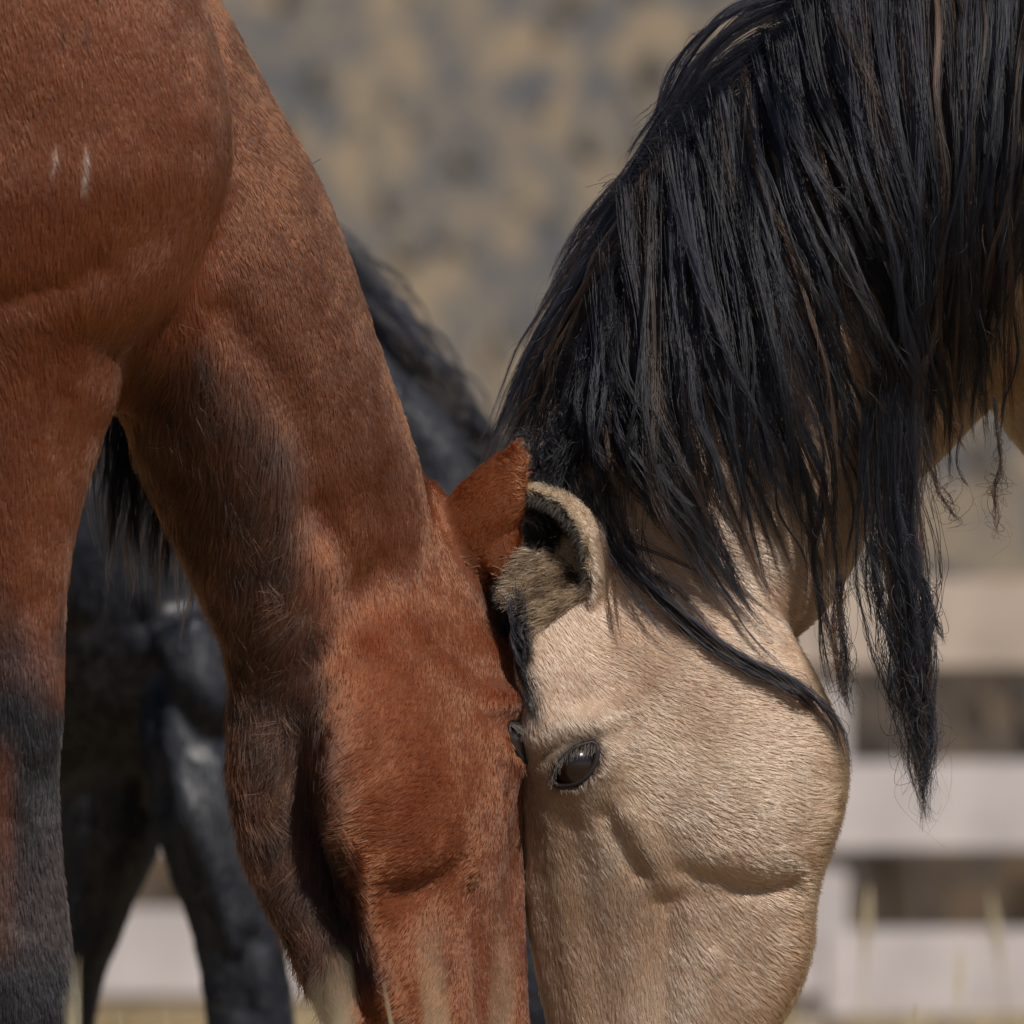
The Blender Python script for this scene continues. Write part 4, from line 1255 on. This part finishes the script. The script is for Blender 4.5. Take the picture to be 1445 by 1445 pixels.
laplacian(me_k, 8)
picture_brushes(me_k, [([(215, 950), (290, 1040), (325, 1045)], 22, -14), ([(270, 900), (300, 990)], 45, 14), ([(225, 1040), (250, 1100), (290, 1200), (330, 1330)], 14, 9), ([(205, 880), (212, 1010), (228, 1120)], 18, -12),
                       ([(560, 560), (620, 620), (660, 690)], 26, 8), ([(540, 610), (600, 680)], 24, -8), ([(350, 1330), (345, 1420)], 20, -8), ([(110, 700), (105, 850)], 22, 12)])
co_k = get_co(me_k); set_co(me_k, co_k + get_no(me_k) * (.005 * vnoise(co_k, 14, 8))[:, None])
bm_, n, l, b = new_mat('black_coat')
tc = n.new('ShaderNodeTexCoord'); mpn = n.new('ShaderNodeMapping'); mpn.inputs['Scale'].default_value = (60, 60, 14)
no = n.new('ShaderNodeTexNoise'); no.inputs['Scale'].default_value = 1.0; no.inputs['Detail'].default_value = 4
l.new(tc.outputs['Object'], mpn.inputs['Vector']); l.new(mpn.outputs[0], no.inputs['Vector'])
cr = n.new('ShaderNodeValToRGB'); cr.color_ramp.elements[0].color = (.004, .005, .009, 1); cr.color_ramp.elements[1].color = (.014, .016, .025, 1)
l.new(no.outputs['Fac'], cr.inputs['Fac']); l.new(cr.outputs[0], b.inputs['Base Color'])
b.inputs['Roughness'].default_value = .47; b.inputs['Specular IOR Level'].default_value = .5
b.inputs['Sheen Weight'].default_value = .08; b.inputs['Sheen Roughness'].default_value = .4
bp = n.new('ShaderNodeBump'); bp.inputs['Distance'].default_value = .006; bp.inputs['Strength'].default_value = .5
l.new(no.outputs['Fac'], bp.inputs['Height']); l.new(bp.outputs[0], b.inputs['Normal'])
link('body', me_k, bm_, black, True)
set_color(me_k, np.tile([0.006, 0.007, 0.012], (len(me_k.vertices), 1)))
kp_, kv_ = np.array([kp(250, 900, -.2), kp(100, 900, -.2), kp(330, 1300, -.2), kp(600, 650, -.1), kp(-300, 500, -.2)]), norm(np.array([[.1, 0, -1], [0, 0, -1], [.15, 0, -1], [.6, 0, -1], [-.6, 0, -1.0]]))
coat('coat', me_k, 90000, lambda p, nr: frame_weight(p, nr)[1], lambda p: idw(p, kp_, kv_), lambda p: np.full(len(p), .016),
     lambda p: np.tile([0.0034, 0.0044, 0.0085], (len(p), 1)) * (1 + .5 * vnoise(p, 20, 9)[:, None]), black_m, black, lift=.14, wild=.14, rad=.0006, clump=.4)
gk, nk, sk = [], [], []
for pth, n_h, sp in (([(380, 270), (440, 310), (500, 355), (560, 430)], 40, .012), ([(400, 300), (470, 370), (530, 415), (590, 440)], 50, .010), ([(430, 330), (500, 400), (530, 440), (545, 500)], 240, .02),
                     ([(470, 385), (530, 440), (560, 490), (585, 540)], 260, .022), ([(520, 450), (570, 490), (600, 540), (625, 590)], 260, .02), ([(590, 535), (630, 570), (650, 610), (668, 650)], 220, .016),
                     ([(650, 610), (690, 640), (705, 690), (700, 750)], 220, .016), ([(668, 640), (672, 610), (668, 575), (664, 560)], 40, .004), ([(560, 500), (600, 525), (640, 575), (660, 620)], 120, .012)):
    gk.append(np.array([kp(x, y, -.03) for x, y in pth])); nk.append(n_h); sk.append(sp)
mp, mr, mc = strands(gk, nk, sk, .0005, K=14, frizz=.001, per_lock=8, ends=(.6, 1.0), wave=.3, tipspread=.9)
make_curves('mane', mp, mr, mc, mane_m, black)
#@@GRASS
# ==================================================================
#  DRY GRASS
# ==================================================================
gm1 = plain_mat('dry_grass', (0.40, 0.32, 0.17), .8, .2, (9, .6, 1.3))
def blade(V, Fc, base, h, w, lean, curl, ang, seed=False):
    n = 26 if seed else 6
    o = len(V)
    sx, sy = math.cos(ang), math.sin(ang)
    for i in range(n):
        t = i / (n - 1)
        bx = base[0] + lean[0] * t + curl[0] * t * t; by = base[1] + lean[1] * t + curl[1] * t * t
        ww = (w / 2 * max(math.sin(math.pi * min(max((t - .86) / .14, 0), 1)), .12) + .0003) if seed else w * (1 - t) ** .6 / 2 + .0003
        V.append((bx - sx * ww, by - sy * ww, base[2] + h * t * (1 - .12 * t)))
        V.append((bx, by - .25 * ww, base[2] + h * t * (1 - .12 * t)))
        V.append((bx + sx * ww, by + sy * ww, base[2] + h * t * (1 - .12 * t)))
    for i in range(n - 1):
        for j in (0, 1):
            a = o + i * 3 + j
            Fc.append((a, a + 1, a + 4, a + 3))
V, Fc = [], []
for _ in range(16000):
    x, y = random.uniform(-3.2, 3.2), random.uniform(-1.6, 6.0)
    h = random.triangular(.03, .16, .08)
    blade(V, Fc, (x, y, 0), h, random.uniform(.003, .006), (random.gauss(0, .03), random.gauss(0, .03)), (random.gauss(0, .04), random.gauss(0, .04)), random.uniform(0, 3.14))
for _ in range(9000):
    x, y = random.uniform(-2.6, 2.6), random.uniform(6, 13.6)
    h = random.triangular(.02, .11, .05)
    blade(V, Fc, (x, y, 0), h, random.uniform(.004, .008), (random.gauss(0, .03), random.gauss(0, .03)), (random.gauss(0, .04), random.gauss(0, .04)), random.uniform(0, 3.14))
me = bpy.data.meshes.new('meadow_grass'); me.from_pydata(V, [], Fc)
tag(link('meadow_grass', me, gm1), 'short dry meadow grass around the hooves', None, None, 'stuff')
# tall stems that rise into the picture
gm2 = plain_mat('straw_blade', (0.36, 0.31, 0.20), .7, .25, (14, .8, 1.2))
tall = [((602, 1300), -3.6, .013, -.020, 'broad pale grass blade standing before the middle of the bay horse\'s nose'), ((715, 1315), -3.5, .009, .012, 'pale grass blade between the bay and buckskin noses'),
        ((541, 1385), -.9, .0055, -.03, 'short curved straw stem against the bay horse\'s lower jaw'), ((478, 1350), -3.4, .024, -.012, 'widest blurred grass blade below the bay horse\'s chin'), ((452, 1375), -3.2, .014, .01, 'blurred grass blade beside the widest one under the bay\'s chin'),
        ((108, 1352), -2.2, .011, .004, 'blurred straw blade between the bay foreleg and the black horse\'s leg'), ((95, 1400), -2.0, .008, -.01, 'shorter straw blade touching the front of the bay foreleg'),
        ((1226, 1250), -2.6, .0055, .012, 'upright straw stem beside the white fence post'), ((1398, 1260), -2.7, .0055, -.025, 'leaning straw stem before the fence, farthest from the white post'),
        ((168, 1425), 1.2, .003, -.02, 'thin grass stem beside the black horse\'s rear foreleg'), ((233, 1420), 1.4, .003, -.012, 'thin grass stem midway between the black horse\'s forelegs'),
        ((1292, 1415), 1.5, .003, .004, 'short thin grass tip before the lowest fence board'), ((1355, 1330), -2.5, .004, .004, 'straw stem before the lowest board, midway between two taller stems')]
for (px, py), y, w, ln, lab in tall:
    tip = P(px, py, y)
    V, Fc = [], []
    blade(V, Fc, (tip[0] - ln, y, 0), tip[2] / .88, w, (ln * .2, 0), (ln * .8, 0), random.uniform(-.3, .3), px > 1200)
    me = bpy.data.meshes.new('grass_stem'); me.from_pydata(V, [], Fc)
    o = link('grass_stem', me, gm2, None, True)
    tag(o, lab, 'grass stem', 'tall dry grass stems in front of the horses' if px < 800 else 'dry grass stems before the fence')
